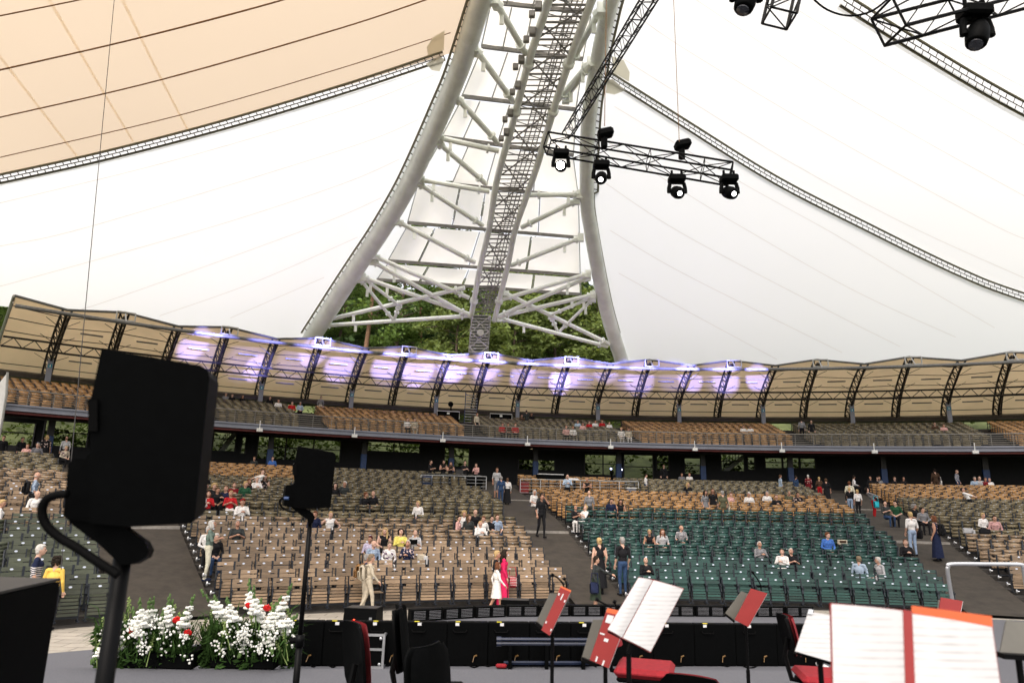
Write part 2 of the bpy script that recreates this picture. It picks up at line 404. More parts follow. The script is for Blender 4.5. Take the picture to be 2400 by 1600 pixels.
# pillars that carry the balcony
RIB = 5.945
VAL = [R_(-36.85 + RIB * k) for k in range(14)]
ordw = ['leftmost', 'second', 'third', 'fourth', 'fifth', 'sixth', 'seventh', 'eighth', 'ninth', 'tenth', 'eleventh', 'twelfth', 'thirteenth', 'fourteenth']
def nth(k): return ordw[k] + (' from the left' if k else '')
for k, a in enumerate(VAL[:12]):
    t = thing('balcony_pillar', f'dark steel pillar under the balcony, {nth(k)} of the row', 'pillar', pol(60.6, a, 4.6), -a, 'pillars carrying the balcony')
    m = MB(); m.box((0, 0, 1.5), (.34, .34, 3.2)); m.build('shaft', M['darksteel'], t, local=True)
    m = MB(); m.bbox((0, -.01, 1.35), (.40, .40, 1.0), .02); m.build('blue_band', M['bluesteel'], t, local=True)
# dark glazed wall at the back of the concourse, with openings to the wood behind
WR = 64.2
wl = thing('concourse_wall', 'dark back wall of the concourse with long openings to the wood', 'wall', pol(WR, 0, 4.6))
opn = [(-120, 86, 985, 1040), (97, 212, 988, 1045), (496, 556, 1006, 1056), (563, 578, 1024, 1062), (600, 800, 1028, 1078), (860, 985, 1036, 1058), (1040, 1100, 1050, 1092), (1215, 1300, 1078, 1100), (1370, 1456, 1066, 1112), (1462, 1530, 1066, 1128), (1539, 1567, 1067, 1102), (1604, 1652, 1074, 1110), (1690, 1743, 1062, 1103), (1752, 1768, 1072, 1100), (1793, 1832, 1073, 1096), (1835, 1872, 1073, 1096), (1875, 1910, 1074, 1096)]
segs = []
for X0, X1, Y0, Y1 in opn:
    p = oncyl(X0, Y1, WR); q = oncyl(X1, Y0, WR); xm = (X0 + X1) / 2
    segs.append((topol(p.x, p.y)[1], topol(q.x, q.y)[1], oncyl(xm, Y1, WR).z, oncyl(xm, Y0, WR).z))
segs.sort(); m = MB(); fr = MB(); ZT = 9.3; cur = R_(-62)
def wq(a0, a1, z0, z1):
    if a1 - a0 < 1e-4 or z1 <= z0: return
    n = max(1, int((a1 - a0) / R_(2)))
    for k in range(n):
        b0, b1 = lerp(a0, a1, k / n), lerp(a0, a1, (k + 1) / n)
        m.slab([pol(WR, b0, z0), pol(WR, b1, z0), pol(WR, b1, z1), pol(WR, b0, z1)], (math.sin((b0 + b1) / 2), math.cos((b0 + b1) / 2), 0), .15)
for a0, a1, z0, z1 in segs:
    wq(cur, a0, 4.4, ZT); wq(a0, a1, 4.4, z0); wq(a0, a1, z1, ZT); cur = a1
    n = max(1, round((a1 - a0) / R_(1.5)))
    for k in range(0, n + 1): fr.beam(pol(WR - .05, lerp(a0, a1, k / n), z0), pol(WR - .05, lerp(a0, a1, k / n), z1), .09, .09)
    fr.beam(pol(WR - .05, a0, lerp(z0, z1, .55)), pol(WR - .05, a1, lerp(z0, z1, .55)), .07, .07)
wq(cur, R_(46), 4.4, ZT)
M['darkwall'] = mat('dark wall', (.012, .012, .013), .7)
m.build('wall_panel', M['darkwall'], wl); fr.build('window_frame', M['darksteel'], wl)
# stair flights behind the openings
for j, (X0, Y0, X1, Y1, lab) in enumerate(((1690, 1112, 1745, 1068, 'pale stair flight climbing behind the right opening of the concourse'), (515, 1062, 556, 1010, 'pale stair flight climbing behind the opening beside the big loudspeaker'))):
    p = oncyl(X0, Y0, 66.5); q = oncyl(X1, Y1, 66.5); t = thing('staircase', lab, 'stairs', p)
    m = MB(); m.beam(p, q, .1, .32); m.build('stringer', M['white'], t)
    m = MB()
    for k in range(9): c = p.lerp(q, k / 8.0); m.tube(c, c + Vector((0, 0, 1.0)), .025, 5)
    for h in (.35, .65, 1.0): m.tube(p + Vector((0, 0, h)), q + Vector((0, 0, h)), .02, 5)
    m.build('handrail', M['darksteel'], t)
# ------------------------------------------------------------------ canopy over the balcony
def bez(t):
    P = ((73.6, 11.45), (72.3, 13.35), (68.0, 14.35), (64.0, 14.76)); k = [(1 - t)**3, 3 * t * (1 - t)**2, 3 * t * t * (1 - t), t**3]
    return sum(k[i] * P[i][0] for i in range(4)), sum(k[i] * P[i][1] for i in range(4))
def pkf(a):
    u = ((a - VAL[0]) / R_(RIB)) % 1.0; return 1 - abs(2 * u - 1)
def cano(t, a, off=0.0):
    R, z = bez(t); R2, z2 = bez(min(1, t + .01)); R1, z1 = bez(max(0, t - .01)); dR, dz = R2 - R1, z2 - z1; L = math.hypot(dR, dz)
    p = pkf(a); R += .75 * t * p + off * (-dz / L) * 1.0; z += .6 * t * t * p + off * (dR / L)
    return pol(R, a, z)
CA0, CA1 = R_(-39.4), R_(43)
can = thing('balcony_canopy', 'scalloped beige canopy on dark curved trusses over the balcony', 'canopy', pol(73.6, 0, 11.4))
M['canopy'] = translucent('beige canopy cloth', (.76, .58, .36), .42, .58, .6, .12)
angs = sorted(set([CA0 + (CA1 - CA0) * k / 160 for k in range(161)] + [v + R_(RIB / 2) * j for v in VAL for j in (0, 1) if CA0 < v + R_(RIB / 2) * j < CA1]))
m = MB(); m.grid([[cano(t, a) for a in angs] for t in [k / 12 for k in range(13)]]); m.build('membrane', M['canopy'], can, smooth=True)
ribs = []
for v in VAL:
    for j in (0, 1):
        a = v + R_(RIB / 2) * j
        if CA0 < a < CA1: ribs.append((a, j))
T = [k / 10 for k in range(11)]
for a, j in ribs:
    m = MB(); w_ = .27 / 68
    dep = [.55 - .35 * max(0, (t - .75) * 4) for t in T]
    for s in (-1, 1):
        O = [cano(t, a + s * w_, .07) for t in T]; m.path(O, .075, 5)
    I = [cano(t, a, .1 + dp) for t, dp in zip(T, dep)]; m.path(I, .09, 5)
    T2 = [k / 20 for k in range(21)]
    for s in (-1, 1):
        for k in range(20):
            dp = .55 - .35 * max(0, (T2[k] - .75) * 4)
            if k % 2 == 0: m.tube(cano(T2[k], a + s * w_, .07), cano(T2[k + 1], a, .1 + dp), .042, 4, cap=False)
            else: m.tube(cano(T2[k], a, .1 + dp), cano(T2[k + 1], a + s * w_, .07), .042, 4, cap=False)
    # knee struts to the purlins
    for t in (.28, .55, .8):
        for s in (-1, 1): m.tube(cano(t, a, .5), cano(t + .04, a + s * R_(.85), .08), .022, 4, cap=False)
    m.build('rib', M['darksteel'], can)
m = MB()
for t in (.14, .36, .55, .72, .88):
    m.path([cano(t, a, .06) for a in angs], .035, 4)
m.build('purlin', M['darksteel'], can)
m = MB(); up_ = arc(68.5, 13.30, CA0, CA1, R_(RIB / 12)); lo = arc(69.2, 12.77, CA0, CA1, R_(RIB / 12)); m.path(up_, .075, 5); m.path(lo, .075, 5)
for k in range(len(up_) - 1):
    if k % 2 == 0: m.tube(lo[k], up_[k + 1], .03, 4, cap=False)
    else: m.tube(up_[k], lo[k + 1], .03, 4, cap=False)
m.build('ring_truss', M['darksteel'], can)
m = MB(); m.path(arc(62.6, 14.22, CA0, CA1, R_(1)), .13, 8); m.build('edge_tube', mat('grey front tube', (.17, .17, .165), .5, .1), can, smooth=True)
m = MB(); E = [cano(1, a) + Vector((0, 0, .02)) for a in angs]; m.path(E, .085, 6); M['edge'] = mat('grey edge tube', (.13, .13, .125), .5, .1); m.build('front_edge', M['edge'], can)
m = MB(); m.grid([arc(R, z, CA0, CA1) for R, z in ((73.75, 11.85), (73.55, 11.84), (72.4, 11.55), (72.2, 11.2), (73.6, 11.18))]); m.build('base_beam', M['darksteel'], can)
m = MB(); m.path([cano(t, CA0 - .0005) for t in T], .1, 6); m.path([cano(t, CA0 - .0005, .45) for t in T], .05, 6); m.build('gable_beam', M['steel'], can)
for a, j in ribs:
    if j == 1:
        m = MB(); hw = .55 / 63; c = [pol(63.4, a - hw, 14.55), pol(63.4, a + hw, 14.55), pol(63.4, a + hw, 15.1), pol(63.4, a - hw, 15.1)]
        for p, q in zip(c, c[1:] + c[:1]): m.beam(p, q, .07, .07)
        m.tube(pol(62.6, a, 14.22), pol(64.0, a, 15.1), .05); m.build('peak_frame', M['steel'], can)
hb = R_(RIB / 2)
for a, j in ribs:
    for t, fr_ in ((.30, .5), (.70, .55)):
        aa = a + hb * fr_
        if aa > CA1 - .02: continue
        m = MB(); c = cano(t, aa, .30); hw = .7 / 68; m.beam(pol(topol(c.x, c.y)[0], aa - hw, c.z), pol(topol(c.x, c.y)[0], aa + hw, c.z), .16, .09); m.build('batten_light', M['mastdark'], can)
for k, a in enumerate(VAL):
    if a > CA1 or k == 1: pass
    t = thing('canopy_column', f'short pale grey column under the canopy, {nth(k)} along the balcony', 'column', pol(71.2, a, zdeck(71.2)), -a, 'columns under the balcony canopy')
    h = 12.6 - zdeck(71.2); m = MB(); m.bbox((0, 0, h / 2), (.36, .3, h), .02); m.build('shaft', M['fascia'], t, local=True)
    m = MB(); m.box((0, -.165, 12.08 - zdeck(71.2)), (.25, .02, .28)); sg_ = m.build('sign', M['sign'], t, local=True)
    m = MB(); m.box((0, -.178, 12.06 - zdeck(71.2)), (.06, .006, .11)); m.ell((0, -.178, 12.145 - zdeck(71.2)), (.028, .004, .028), 8, 5); m.build('symbol', M['white'], t, local=True, sub=sg_)
    m = MB(); m.tube((0, 0, h), (0, .0, h + .5), .05); m.build('head_pin', M['darksteel'], t, local=True)
# ================================================================== THE MAST AND THE TENT ROOF
def DP(Y): return 40 + 30 * (Y / 815.0)
LL = [(1190, -160), (1128, 0), (1074, 170), (1001, 340), (953, 442), (899, 533), (831, 635), (731, 791), (680, 868)]
RL = [(1490, -160), (1434, 0), (1409, 102), (1385, 238), (1376, 340), (1376, 476), (1384, 533), (1402, 635), (1424, 737), (1455, 839), (1466, 880)]
def legx(Y, L): return interp([(y, x) for x, y in L], Y)
mast = thing('roof_mast', 'tall splayed steel mast with two pale tube legs and a lattice ladder between them', 'mast', at(1100, 860, 72))
def arch(X, Y, off=0.0): return at(X, Y, DP(Y) + off)
for L, r0, r1 in ((LL, .60, .84), (RL, .44, .72)):
    P = smooth_path([arch(X, Y) for X, Y in L], 6); n = len(P)
    m = MB(); m.path(P, [lerp(r0, r1, k / (n - 1)) for k in range(n)], 20)
    for k in range(4, n - 1, 5):      # welded seams between the tube lengths
        r = lerp(r0, r1, k / (n - 1)); dd = (P[k + 1] - P[k]).normalized(); m.tube(P[k] - dd * .05, P[k] + dd * .05, r + .012, 20)
    m.build('leg', M['mast'], mast, smooth=True)
SL = [(1330, -160), (1286, 0), (1239, 146), (1200, 296), (1164, 425), (1147, 533), (1127, 618), (1108, 720), (1104, 744)]
SR = [(1445, -160), (1387, 0), (1337, 136), (1297, 259), (1256, 398), (1209, 533), (1191, 618), (1166, 720), (1158, 752)]
def sx(Y, L): return legx(Y, L)
for L in (SL, SR):
    m = MB(); P = smooth_path([arch(X, Y, -.8) for X, Y in L], 5); m.path(P, .25, 12)
    for Y in (150, 262, 705): m.tube(arch(sx(Y - 4, L), Y - 4, -.8), arch(sx(Y + 4, L), Y + 4, -.8), .38, 12)
    m.build('spine_chord', M['mast'], mast, smooth=True)
# rear walkway chord: grating, ladder rungs and cross bracing of the spine
m = MB(); y = -150; k = 0
while y < 735:
    a, b = arch(sx(y, SL), y, -.8), arch(sx(y, SR), y, -.8); m.tube(a, b, .075 if k % 3 == 0 else .05, 5)
    if k % 3 == 0:
        y2 = min(738, y + 3 * 13.5 * 2); c, d_ = arch(sx(y2, SL), y2, -.8), arch(sx(y2, SR), y2, -.8)
        if (k // 3) % 2: m.tube(a, d_, .055, 5)
        else: m.tube(b, c, .055, 5)
    y += 13.5 if y < 380 else 10; k += 1
m.build('rung_ladder', M['mastdark'], mast)
m = MB()
def mid(Y, f): return arch(lerp(sx(Y, SL), sx(Y, SR), f), Y, 1.2)
ys = list(range(-150, 740, 9))
for f in (.42, .55, .68, .80, .95): m.path([mid(Y, f) for Y in ys[::4] + [738]], .05, 4)
for Y in ys: m.tube(mid(Y, .42), mid(Y, .80), .035, 4)
for i in range(0, len(ys) - 4, 4):
    m.tube(arch(sx(ys[i], SL), ys[i], -.8), mid(ys[i + 2], .68), .04, 4); m.tube(mid(ys[i + 2], .68), arch(sx(ys[i + 4], SR), ys[i + 4], -.8), .04, 4)
m.build('walkway', M['mastdark'], mast)
# the stair tower that carries the spine down behind the canopy
m = MB()
for (x0, y0, x1, y1) in ((1107, 740, 1098, 860), (1148, 740, 1139, 860)):
    for off in (-.4, 1.2): m.tube(at(x0, y0, 66 + off), at(x1, y1, 68 + off), .13, 6)
for y in range(742, 850, 7): m.beam(at(1107 - (y - 740) * .08, y, 66), at(1148 - (y - 740) * .08, y, 66), .9, .08)
for y in (742, 778, 814): m.tube(at(1106 - (y - 740) * .08, y, 65.6), at(1146 - (y - 740) * .08, y + 36, 65.6), .06); m.tube(at(1147 - (y - 740) * .08, y, 65.6), at(1104 - (y - 740) * .08, y + 36, 65.6), .06)
m.build('stair_tower', M['steel'], mast)
m = MB(); c = at(1126, 779, 65); m.tube(c, c + Vector((0, .5, 0)), .32, 16); m.build('pulley', M['steel'], mast)
# struts between the legs and the spine
struts = [(1159, 0, 1232, 126), (1112, 112, 1203, 238), (1068, 226, 1167, 335), (1024, 322, 1169, 354), (1024, 332, 1140, 432), (980, 420, 1147, 449), (978, 428, 1132, 529), (930, 518, 1113, 615), (876, 600, 1099, 698), (872, 612, 1099, 740), (851, 650, 1102, 737), (1409, 20, 1337, 150), (1385, 146, 1303, 240), (1358, 456, 1239, 457), (1352, 470, 1222, 533), (1361, 557, 1196, 623), (1378, 642, 1176, 702), (1378, 650, 1166, 742), (1390, 691, 1170, 742), (760, 751, 1089, 674), (760, 763, 1103, 740), (1178, 684, 1428, 806), (1171, 746, 1424, 812), (844, 654, 921, 749), (851, 651, 931, 712), (936, 713, 924, 748), (1390, 696, 1293, 737), (1390, 700, 1312, 776), (1291, 740, 1306, 775), (1326, 232, 1385, 150)]
for i, (x0, y0, x1, y1) in enumerate(struts):
    p, q = arch(x0, y0, -.2), arch(x1, y1, -.6); m = MB(); r = .20 if i < 23 else .15; m.tube(p, q, r, 10)
    dd = (q - p).normalized(); m.tube(p, p + dd * .5, r * .6, 8, r * 1.9); m.tube(q - dd * .9, q - dd * .75, r * 1.7, 10)
    m.beam(p - Vector((.0, 0, .35)), p + Vector((0, 0, .35)), .3, .5)
    if (x1 - x0)**2 + (y1 - y0)**2 > 90**2: m.box(p.lerp(q, .22) - Vector((0, 0, .45)), (.25, .1, .7))
    m.build('strut', M['mast'], mast, smooth=False)
M['tentwhite'] = translucent('white tent cloth', (.915, .925, .915), .46, .53, .08, .02)
# cloth panels between the legs with their dark purlins
M['panel'] = translucent('mast panel cloth', (.88, .855, .79), .46, .62, .4, .08)
pur = [(1176, -110, 1420, -90), (1150, 5, 1385, 30), (1128, 109, 1366, 139), (1082, 226, 1350, 257), (1035, 321, 1344, 364), (980, 424, 1356, 462), (955, 522, 1358, 557), (909, 611, 1360, 645), (883, 655, 1362, 690)]
for k, (x0, y0, x1, y1) in enumerate(pur):
    m = MB(); m.beam(arch(x0, y0, 1.3), arch(x1, y1, 1.3), .16, .26); m.build('purlin', M['mastdark'], mast)
    if k + 1 < len(pur):
        a0, b0, a1, b1 = pur[k + 1]; y0b, y1b = y0 + 7, y1 + 7
        n = 5; sp = [0, .16 + .05 * (k % 3), .42, .72 + .04 * (k % 2), 1.0]
        if k >= 2:          # side sheets that close the gaps beside the legs
            for xa, xb, ya, yb in ((legx(y0, LL) + 8, x0 + 12, legx(b0, LL) + 8, a0 + 12), (x1 - 8, legx(y1, RL) - 8, a1 - 8, legx(b1, RL) - 8)):
                m = MB(); m.face(arch(xa, y0, 2.6), arch(xb, y0, 2.6), arch(yb, b0, 2.6), arch(ya, b0, 2.6)); m.build('side_sheet', M['tentwhite'], mast)
        if k == 4: m = MB(); m.grid([[arch(lerp(x0 - 20, x1, .3 * j), lerp(y0, b0, v), 4.0) for j in range(2)] for v in range(2)]); m.build('bright_fill_sheet', M['tentwhite'], mast)  # pale sheet added behind the hole so that it shows bright white
        for i in range(4):
            if k == 4 and i == 0: continue          # the missing panel
            f0, f1 = sp[i] + .006, sp[i + 1] - .006; m = MB()
            def top(f): return arch(lerp(x0, x1, f), lerp(y0b, y1b, f), 1.5)
            def bot(f): return arch(lerp(a0, a1, f), lerp(b0 - 2, b1 - 2, f), 1.5)
            m.grid([[top(lerp(f0, f1, j / 4)).lerp(bot(lerp(f0, f1, j / 4)), v / 5) + Vector((0, 0, -.25 * math.sin(math.pi * v / 5) * math.sin(math.pi * j / 4))) for j in range(5)] for v in range(6)])
            m.build('cloth_panel', M['panel'], mast, smooth=True)
        for f in sp[1:4] + [0.0, 1.0]:
            m = MB(); m.tube(arch(lerp(x0, x1, f), lerp(y0b, y1b, f), 1.35), arch(lerp(a0, a1, f), lerp(b0, b1, f), 1.35), .05, 5); m.build('panel_edge', M['steel'], mast)
# small floodlights clamped along the spine
for (x, y) in ((1262, 15), (1248, 75), (1222, 140), (1214, 200), (1196, 265), (1187, 310)):
    m = MB(); c = arch(x, y, -1.2); m.bbox(c, (.4, .4, .5), .05); m.bbox(c + Vector((-.35, .1, -.45)), (.36, .3, .4), .05); m.build('floodlight', M['mastdark'], mast)
# ------------------------------------------------------------------ tent cloth
M['tentcream'] = translucent('cream tent cloth', (.955, .79, .605), .40, .38, .10, .04)
M['seamdark'] = mat('brown seam', (.24, .12, .05), .8, var=.1); M['seamlight'] = translucent('pale seam', (.97, .94, .90), .08, .74)
M['seamfaint'] = translucent('sand seam', (.98, .90, .78), .08, .84); M['lace'] = mat('dark lacing', (.06, .05, .035), .7); M['beigeedge'] = translucent('beige edge webbing', (.70, .66, .50), .30, .22)
M['gusset'] = translucent('gusset cloth', (.86, .82, .66), .12, .62)
def depL(X, Y):
    xr = legx(Y, LL) - 24; u = min(1.0, (X + 350) / (xr + 350)); return lerp(22 + .033 * Y, DP(Y) + .25, u)
def depR(X, Y):
    xl = legx(Y, RL) + 18; u = max(0.0, (X - xl) / (2800 - xl)); return lerp(DP(Y) + .25, 30 + .05 * Y, u)
def PL(X, Y, o=0.0): return at(X, Y, depL(X, Y) + o)
def PR(X, Y, o=0.0): return at(X, Y, depR(X, Y) + o)
tl = thing('tent_roof', 'cream and white tent cloth stretched to the left leg of the mast', 'tent roof', PL(700, 600))
seamL = [(-350, 478), (0, 410), (231, 359), (503, 289), (800, 201), (1038, 122)]
def sl_(X): return interp(seamL, X)
def gridpx(P, top, bot, leg, nu, nv, side):
    """rows of points between two picture curves; the leg side follows the leg"""
    rows = []
    for v in range(nv + 1):
        r = []
        for u in range(nu + 1):
            a, b = top(u / nu), bot(u / nu); X, Y = lerp(a[0], b[0], v / nv), lerp(a[1], b[1], v / nv)
            k = (u / nu) if side < 0 else 1 - u / nu
            a1, b1 = (top(1), bot(1)) if side < 0 else (top(0), bot(0)); xe = lerp(a1[0], b1[0], v / nv); ye = lerp(a1[1], b1[1], v / nv)
            X += k**4 * (legx(ye, leg) + (-22 if side < 0 else 16) - xe)
            r.append(P(X, Y))
        rows.append(r)
    return rows
botL = [(-350, 700), (0, 716), (50, 724), (65, 760), (300, 800), (660, 840)]
m = MB(); m.grid(gridpx(PL, lambda u: (lerp(-350, 1028, u), sl_(lerp(-350, 1028, u)) + 19), lambda u: (lerp(-350, 660, u), interp(botL, lerp(-350, 660, u))), LL, 30, 14, -1)); m.build('white_panel', M['tentwhite'], tl, smooth=True)
m = MB(); m.grid(gridpx(PL, lambda u: (lerp(-350, 1190, u), -420), lambda u: (lerp(-350, 1038, u), sl_(lerp(-350, 1038, u))), [(1290, -420)] + LL, 30, 14, -1)); m.build('cream_panel', M['tentcream'], tl, smooth=True)
def cord(P, pts, r, name, mt, par, o=-.06, n=8):
    m = MB(); q = smooth_path([Vector((x, y, 0)) for x, y in pts], n)
    if name == 'dark_seam': m.path([P(p.x, p.y, o) for p in q], r, 4)
    else:           # flat tape welded to the cloth
        A = []; B = []
        for i, p in enumerate(q):
            d = (q[min(i + 1, len(q) - 1)] - q[max(i - 1, 0)]).normalized(); nn = Vector((-d.y, d.x, 0)); k = r * FPX / (P(p.x, p.y, 0).y); A.append(P(p.x + nn.x * k, p.y + nn.y * k, o)); B.append(P(p.x - nn.x * k, p.y - nn.y * k, o))
        m.ribbon(A, B)
    return m.build(name, mt, par)
for pts, r in (([(-60, 50), (0, 37), (184, 0), (400, -48), (900, -190)], .036), ([(-60, 178), (0, 164), (330, 88), (663, 0), (1000, -105)], .045), ([(-60, 288), (0, 275), (378, 187), (800, 66), (1010, -4)], .040), ([(-60, 382), (0, 369), (422, 270), (800, 160), (1056, 77)], .030)): cord(PL, pts, r, 'dark_seam', M['seamdark'], tl)
for pts in ([(90, -60), (116, 0), (187, 122), (245, 221), (312, 332)], [(258, -60), (287, 0), (360, 150), (439, 303)], [(-30, 90), (0, 133), (90, 250), (180, 366)]): cord(PL, pts, .055, 'cross_seam', M['seamfaint'], tl, -.02)
for pts in ([(-60, 490), (0, 476), (400, 378), (800, 260), (1018, 176)], [(-60, 590), (0, 577), (211, 531), (800, 352), (980, 281)], [(-60, 683), (0, 671), (493, 533), (800, 432), (935, 374)], [(120, 738), (238, 710), (731, 533), (893, 464)], [(374, 740), (600, 660), (838, 556)], [(540, 745), (760, 650)]): cord(PL, pts, .028, 'pale_seam', M['seamlight'], tl)
def lacing(P, pts, wpx, pitch, par, rb=.040, two=True):
    """edge webbing with a brick pattern of lacing between two cloth panels"""
    q = smooth_path([Vector((x, y, 0)) for x, y in pts], 10); S_ = [0.0]
    for a, b in zip(q, q[1:]): S_.append(S_[-1] + (b - a).length)
    def pt(s, f):
        s = max(0, min(S_[-1], s)); i = max(k for k in range(len(S_)) if S_[k] <= s); i = min(i, len(q) - 2)
        t = (s - S_[i]) / max(1e-6, S_[i + 1] - S_[i]); p = q[i].lerp(q[i + 1], t); d = (q[i + 1] - q[i]).normalized(); nrm = Vector((-d.y, d.x, 0))
        if nrm.y < 0: nrm = -nrm
        p = p + nrm * (f * wpx); return P(p.x, p.y, -.12)
    m = MB(); n = int(S_[-1] / 12)
    for f in ((0, .5, 1) if two else (0, 1)): m.path([pt(S_[-1] * k / n, f) for k in range(n + 1)], rb * (.8 if f == .5 else 1.0), 4)
    k = 0; s = 0
    while s < S_[-1]:
        m.tube(pt(s, 0), pt(s + 2, .5 if two else 1), rb * .7, 4, cap=False)
        if two: m.tube(pt(s + pitch / 2, .5), pt(s + pitch / 2 + 2, 1), rb * .7, 4, cap=False)
        s += pitch
    m.build('lacing', M['lace'], par)
    m = MB()
    for f in (-.12, 1.12): m.path([pt(S_[-1] * k / n, f) for k in range(n + 1)], rb * 1.5, 5)
    m.build('edge_webbing', M['beigeedge'], par)
    m = MB(); m.ribbon([pt(S_[-1] * k / n, -.3) + Vector((0, .25, .12)) for k in range(n + 1)], [pt(S_[-1] * k / n, 1.3) + Vector((0, .25, .12)) for k in range(n + 1)]); m.build('bright_fill_strip', M['tentwhite'], par, smooth=True)  # white strip added behind the lacing in place of bright sky
lacing(PL, [(-100, 433)] + [(x, y + 1) for x, y in seamL[1:]], 17, 18, tl)
lacing(lambda X, Y, o: PL(X, Y, o), [(legx(y, LL) - 31, y) for y in range(-60, 800, 60)], 10, 16, tl, .055, False)
for pts in ([(1042, 72), (1015, 88), (1000, 112), (1003, 130), (1040, 118)], [(998, 150), (1012, 165), (1030, 168), (1042, 140), (1030, 132)]):
    m = MB(); m.face(*[PL(x, y, -.3) for x, y in pts]); m.build('gusset', M['gusset'], tl)
tr_ = thing('tent_roof', 'white tent cloth stretched to the right leg of the mast', 'tent roof', PR(2000, 500))
st1 = [(1425, 168), (1600, 278), (1821, 415), (2035, 525), (2246, 628), (2400, 688), (2800, 812)]
st2 = [(1560, -300), (1800, -130), (1984, -10), (2144, 90), (2400, 240), (2800, 440)]
def f1(X): return interp(st1, X)
def f2(X): return interp(st2, X)
m = MB(); m.grid(gridpx(PR, lambda u: (lerp(1420, 2800, u), f1(lerp(1420, 2800, u)) + 16), lambda u: (lerp(1470, 2800, u), 905), RL, 30, 14, 1)); m.build('white_panel', M['tentwhite'], tr_, smooth=True)
m = MB(); m.grid(gridpx(PR, lambda u: (lerp(1560, 2800, u), f2(lerp(1560, 2800, u)) + 27), lambda u: (lerp(1425, 2800, u), f1(lerp(1425, 2800, u))), [(1570, -300)] + RL, 30, 14, 1)); m.build('white_panel', M['tentwhite'], tr_, smooth=True)
m = MB(); m.grid(gridpx(PR, lambda u: (lerp(1700, 2800, u), -520), lambda u: (lerp(1560, 2800, u), f2(lerp(1560, 2800, u))), [(1690, -520), (1570, -300)] + RL, 24, 10, 1)); m.build('white_panel', M['tentwhite'], tr_, smooth=True)
lacing(PR, st1, 15, 15, tr_, .036)
lacing(PR, st2[2:], 26, 21, tr_, .036)
lacing(PR, [(legx(y, RL) + 15, y) for y in range(-60, 830, 60)], 10, 16, tr_, .055, False)
for pts in ([(1631, 0), (1906, 180), (2178, 337), (2420, 470)], [(1800, -24), (1886, 34), (2110, 173), (2420, 352)], [(1470, 20), (1600, 112), (1940, 316), (2314, 520), (2420, 566)], [(1440, 125), (1600, 226), (1860, 385), (2134, 531), (2420, 660)], [(1440, 250), (1729, 423), (1940, 540), (2110, 640), (2331, 768)], [(1420, 330), (1600, 448), (1740, 533), (2000, 680), (2240, 790)], [(1420, 430), (1600, 548), (1940, 727), (2110, 812)], [(1430, 540), (1600, 640), (1974, 826)], [(1450, 640), (1640, 745), (1821, 842)], [(2040, 0), (2200, 95), (2420, 215)]): cord(PR, pts, .028, 'pale_seam', M['seamlight'], tr_)
for pts in ([(1434, 132), (1462, 142), (1476, 170), (1474, 192), (1438, 172)], [(1422, 188), (1436, 186), (1466, 212), (1440, 222), (1420, 218)]):
    m = MB(); m.face(*[PR(x, y, -.3) for x, y in pts]); m.build('gusset', M['gusset'], tr_)
# hanging wires
for lab, a, b, r, mt in (('long thin wire hanging in front of the cream tent cloth at left', at(292, -260, 19), at(143, 1335, 10), .007, 'darksteel'), ('thin chain wire hanging down to the lighting truss beside the right mast leg', at(1424, -200, 17), at(1417, 296, 17), .010, 'seamdark'), ('faint wire hanging down to the short lamp at the middle of the truss', at(1571, -200, 16.5), at(1592, 332, 16.5), .008, 'seamdark')):
    m = MB(); m.path([a.lerp(b, k / 8) for k in range(9)], r, 5); tag(m.build('hanging_wire', M[mt]), lab, 'wire')
# ================================================================== THE WOOD BEHIND THE STAND
def leafmat(name, col, tr=.35):
    m = bpy.data.materials.new(name); m.use_nodes = True; nt = m.node_tree; nt.nodes.remove(nt.nodes['Principled BSDF']); out = nt.nodes['Material Output']
    g = nt.nodes.new('ShaderNodeNewGeometry'); mr = nt.nodes.new('ShaderNodeMapRange'); mr.inputs[3].default_value = .45; mr.inputs[4].default_value = 1.7; nt.links.new(g.outputs['Random Per Island'], mr.inputs[0])
    d = nt.nodes.new('ShaderNodeBsdfDiffuse'); t = nt.nodes.new('ShaderNodeBsdfTranslucent'); a = nt.nodes.new('ShaderNodeMixShader'); a.inputs[0].default_value = tr
    for sh, c in ((d, col), (t, (col[0] * 1.5, col[1] * 1.4, col[2] * .8))):
        vm = nt.nodes.new('ShaderNodeVectorMath'); vm.operation = 'SCALE'; vm.inputs[0].default_value = c; nt.links.new(mr.outputs[0], vm.inputs['Scale']); nt.links.new(vm.outputs[0], sh.inputs['Color'])
    nt.links.new(d.outputs[0], a.inputs[1]); nt.links.new(t.outputs[0], a.inputs[2]); nt.links.new(a.outputs[0], out.inputs['Surface']); return m
M['leaf'] = leafmat('beech leaves', (.12, .185, .055)); M['leafpale'] = leafmat('pale leaves', (.17, .22, .075)); M['leafdark'] = leafmat('dark conifer needles', (.07, .115, .048), .25); M['under'] = leafmat('undergrowth leaves', (.075, .11, .03))
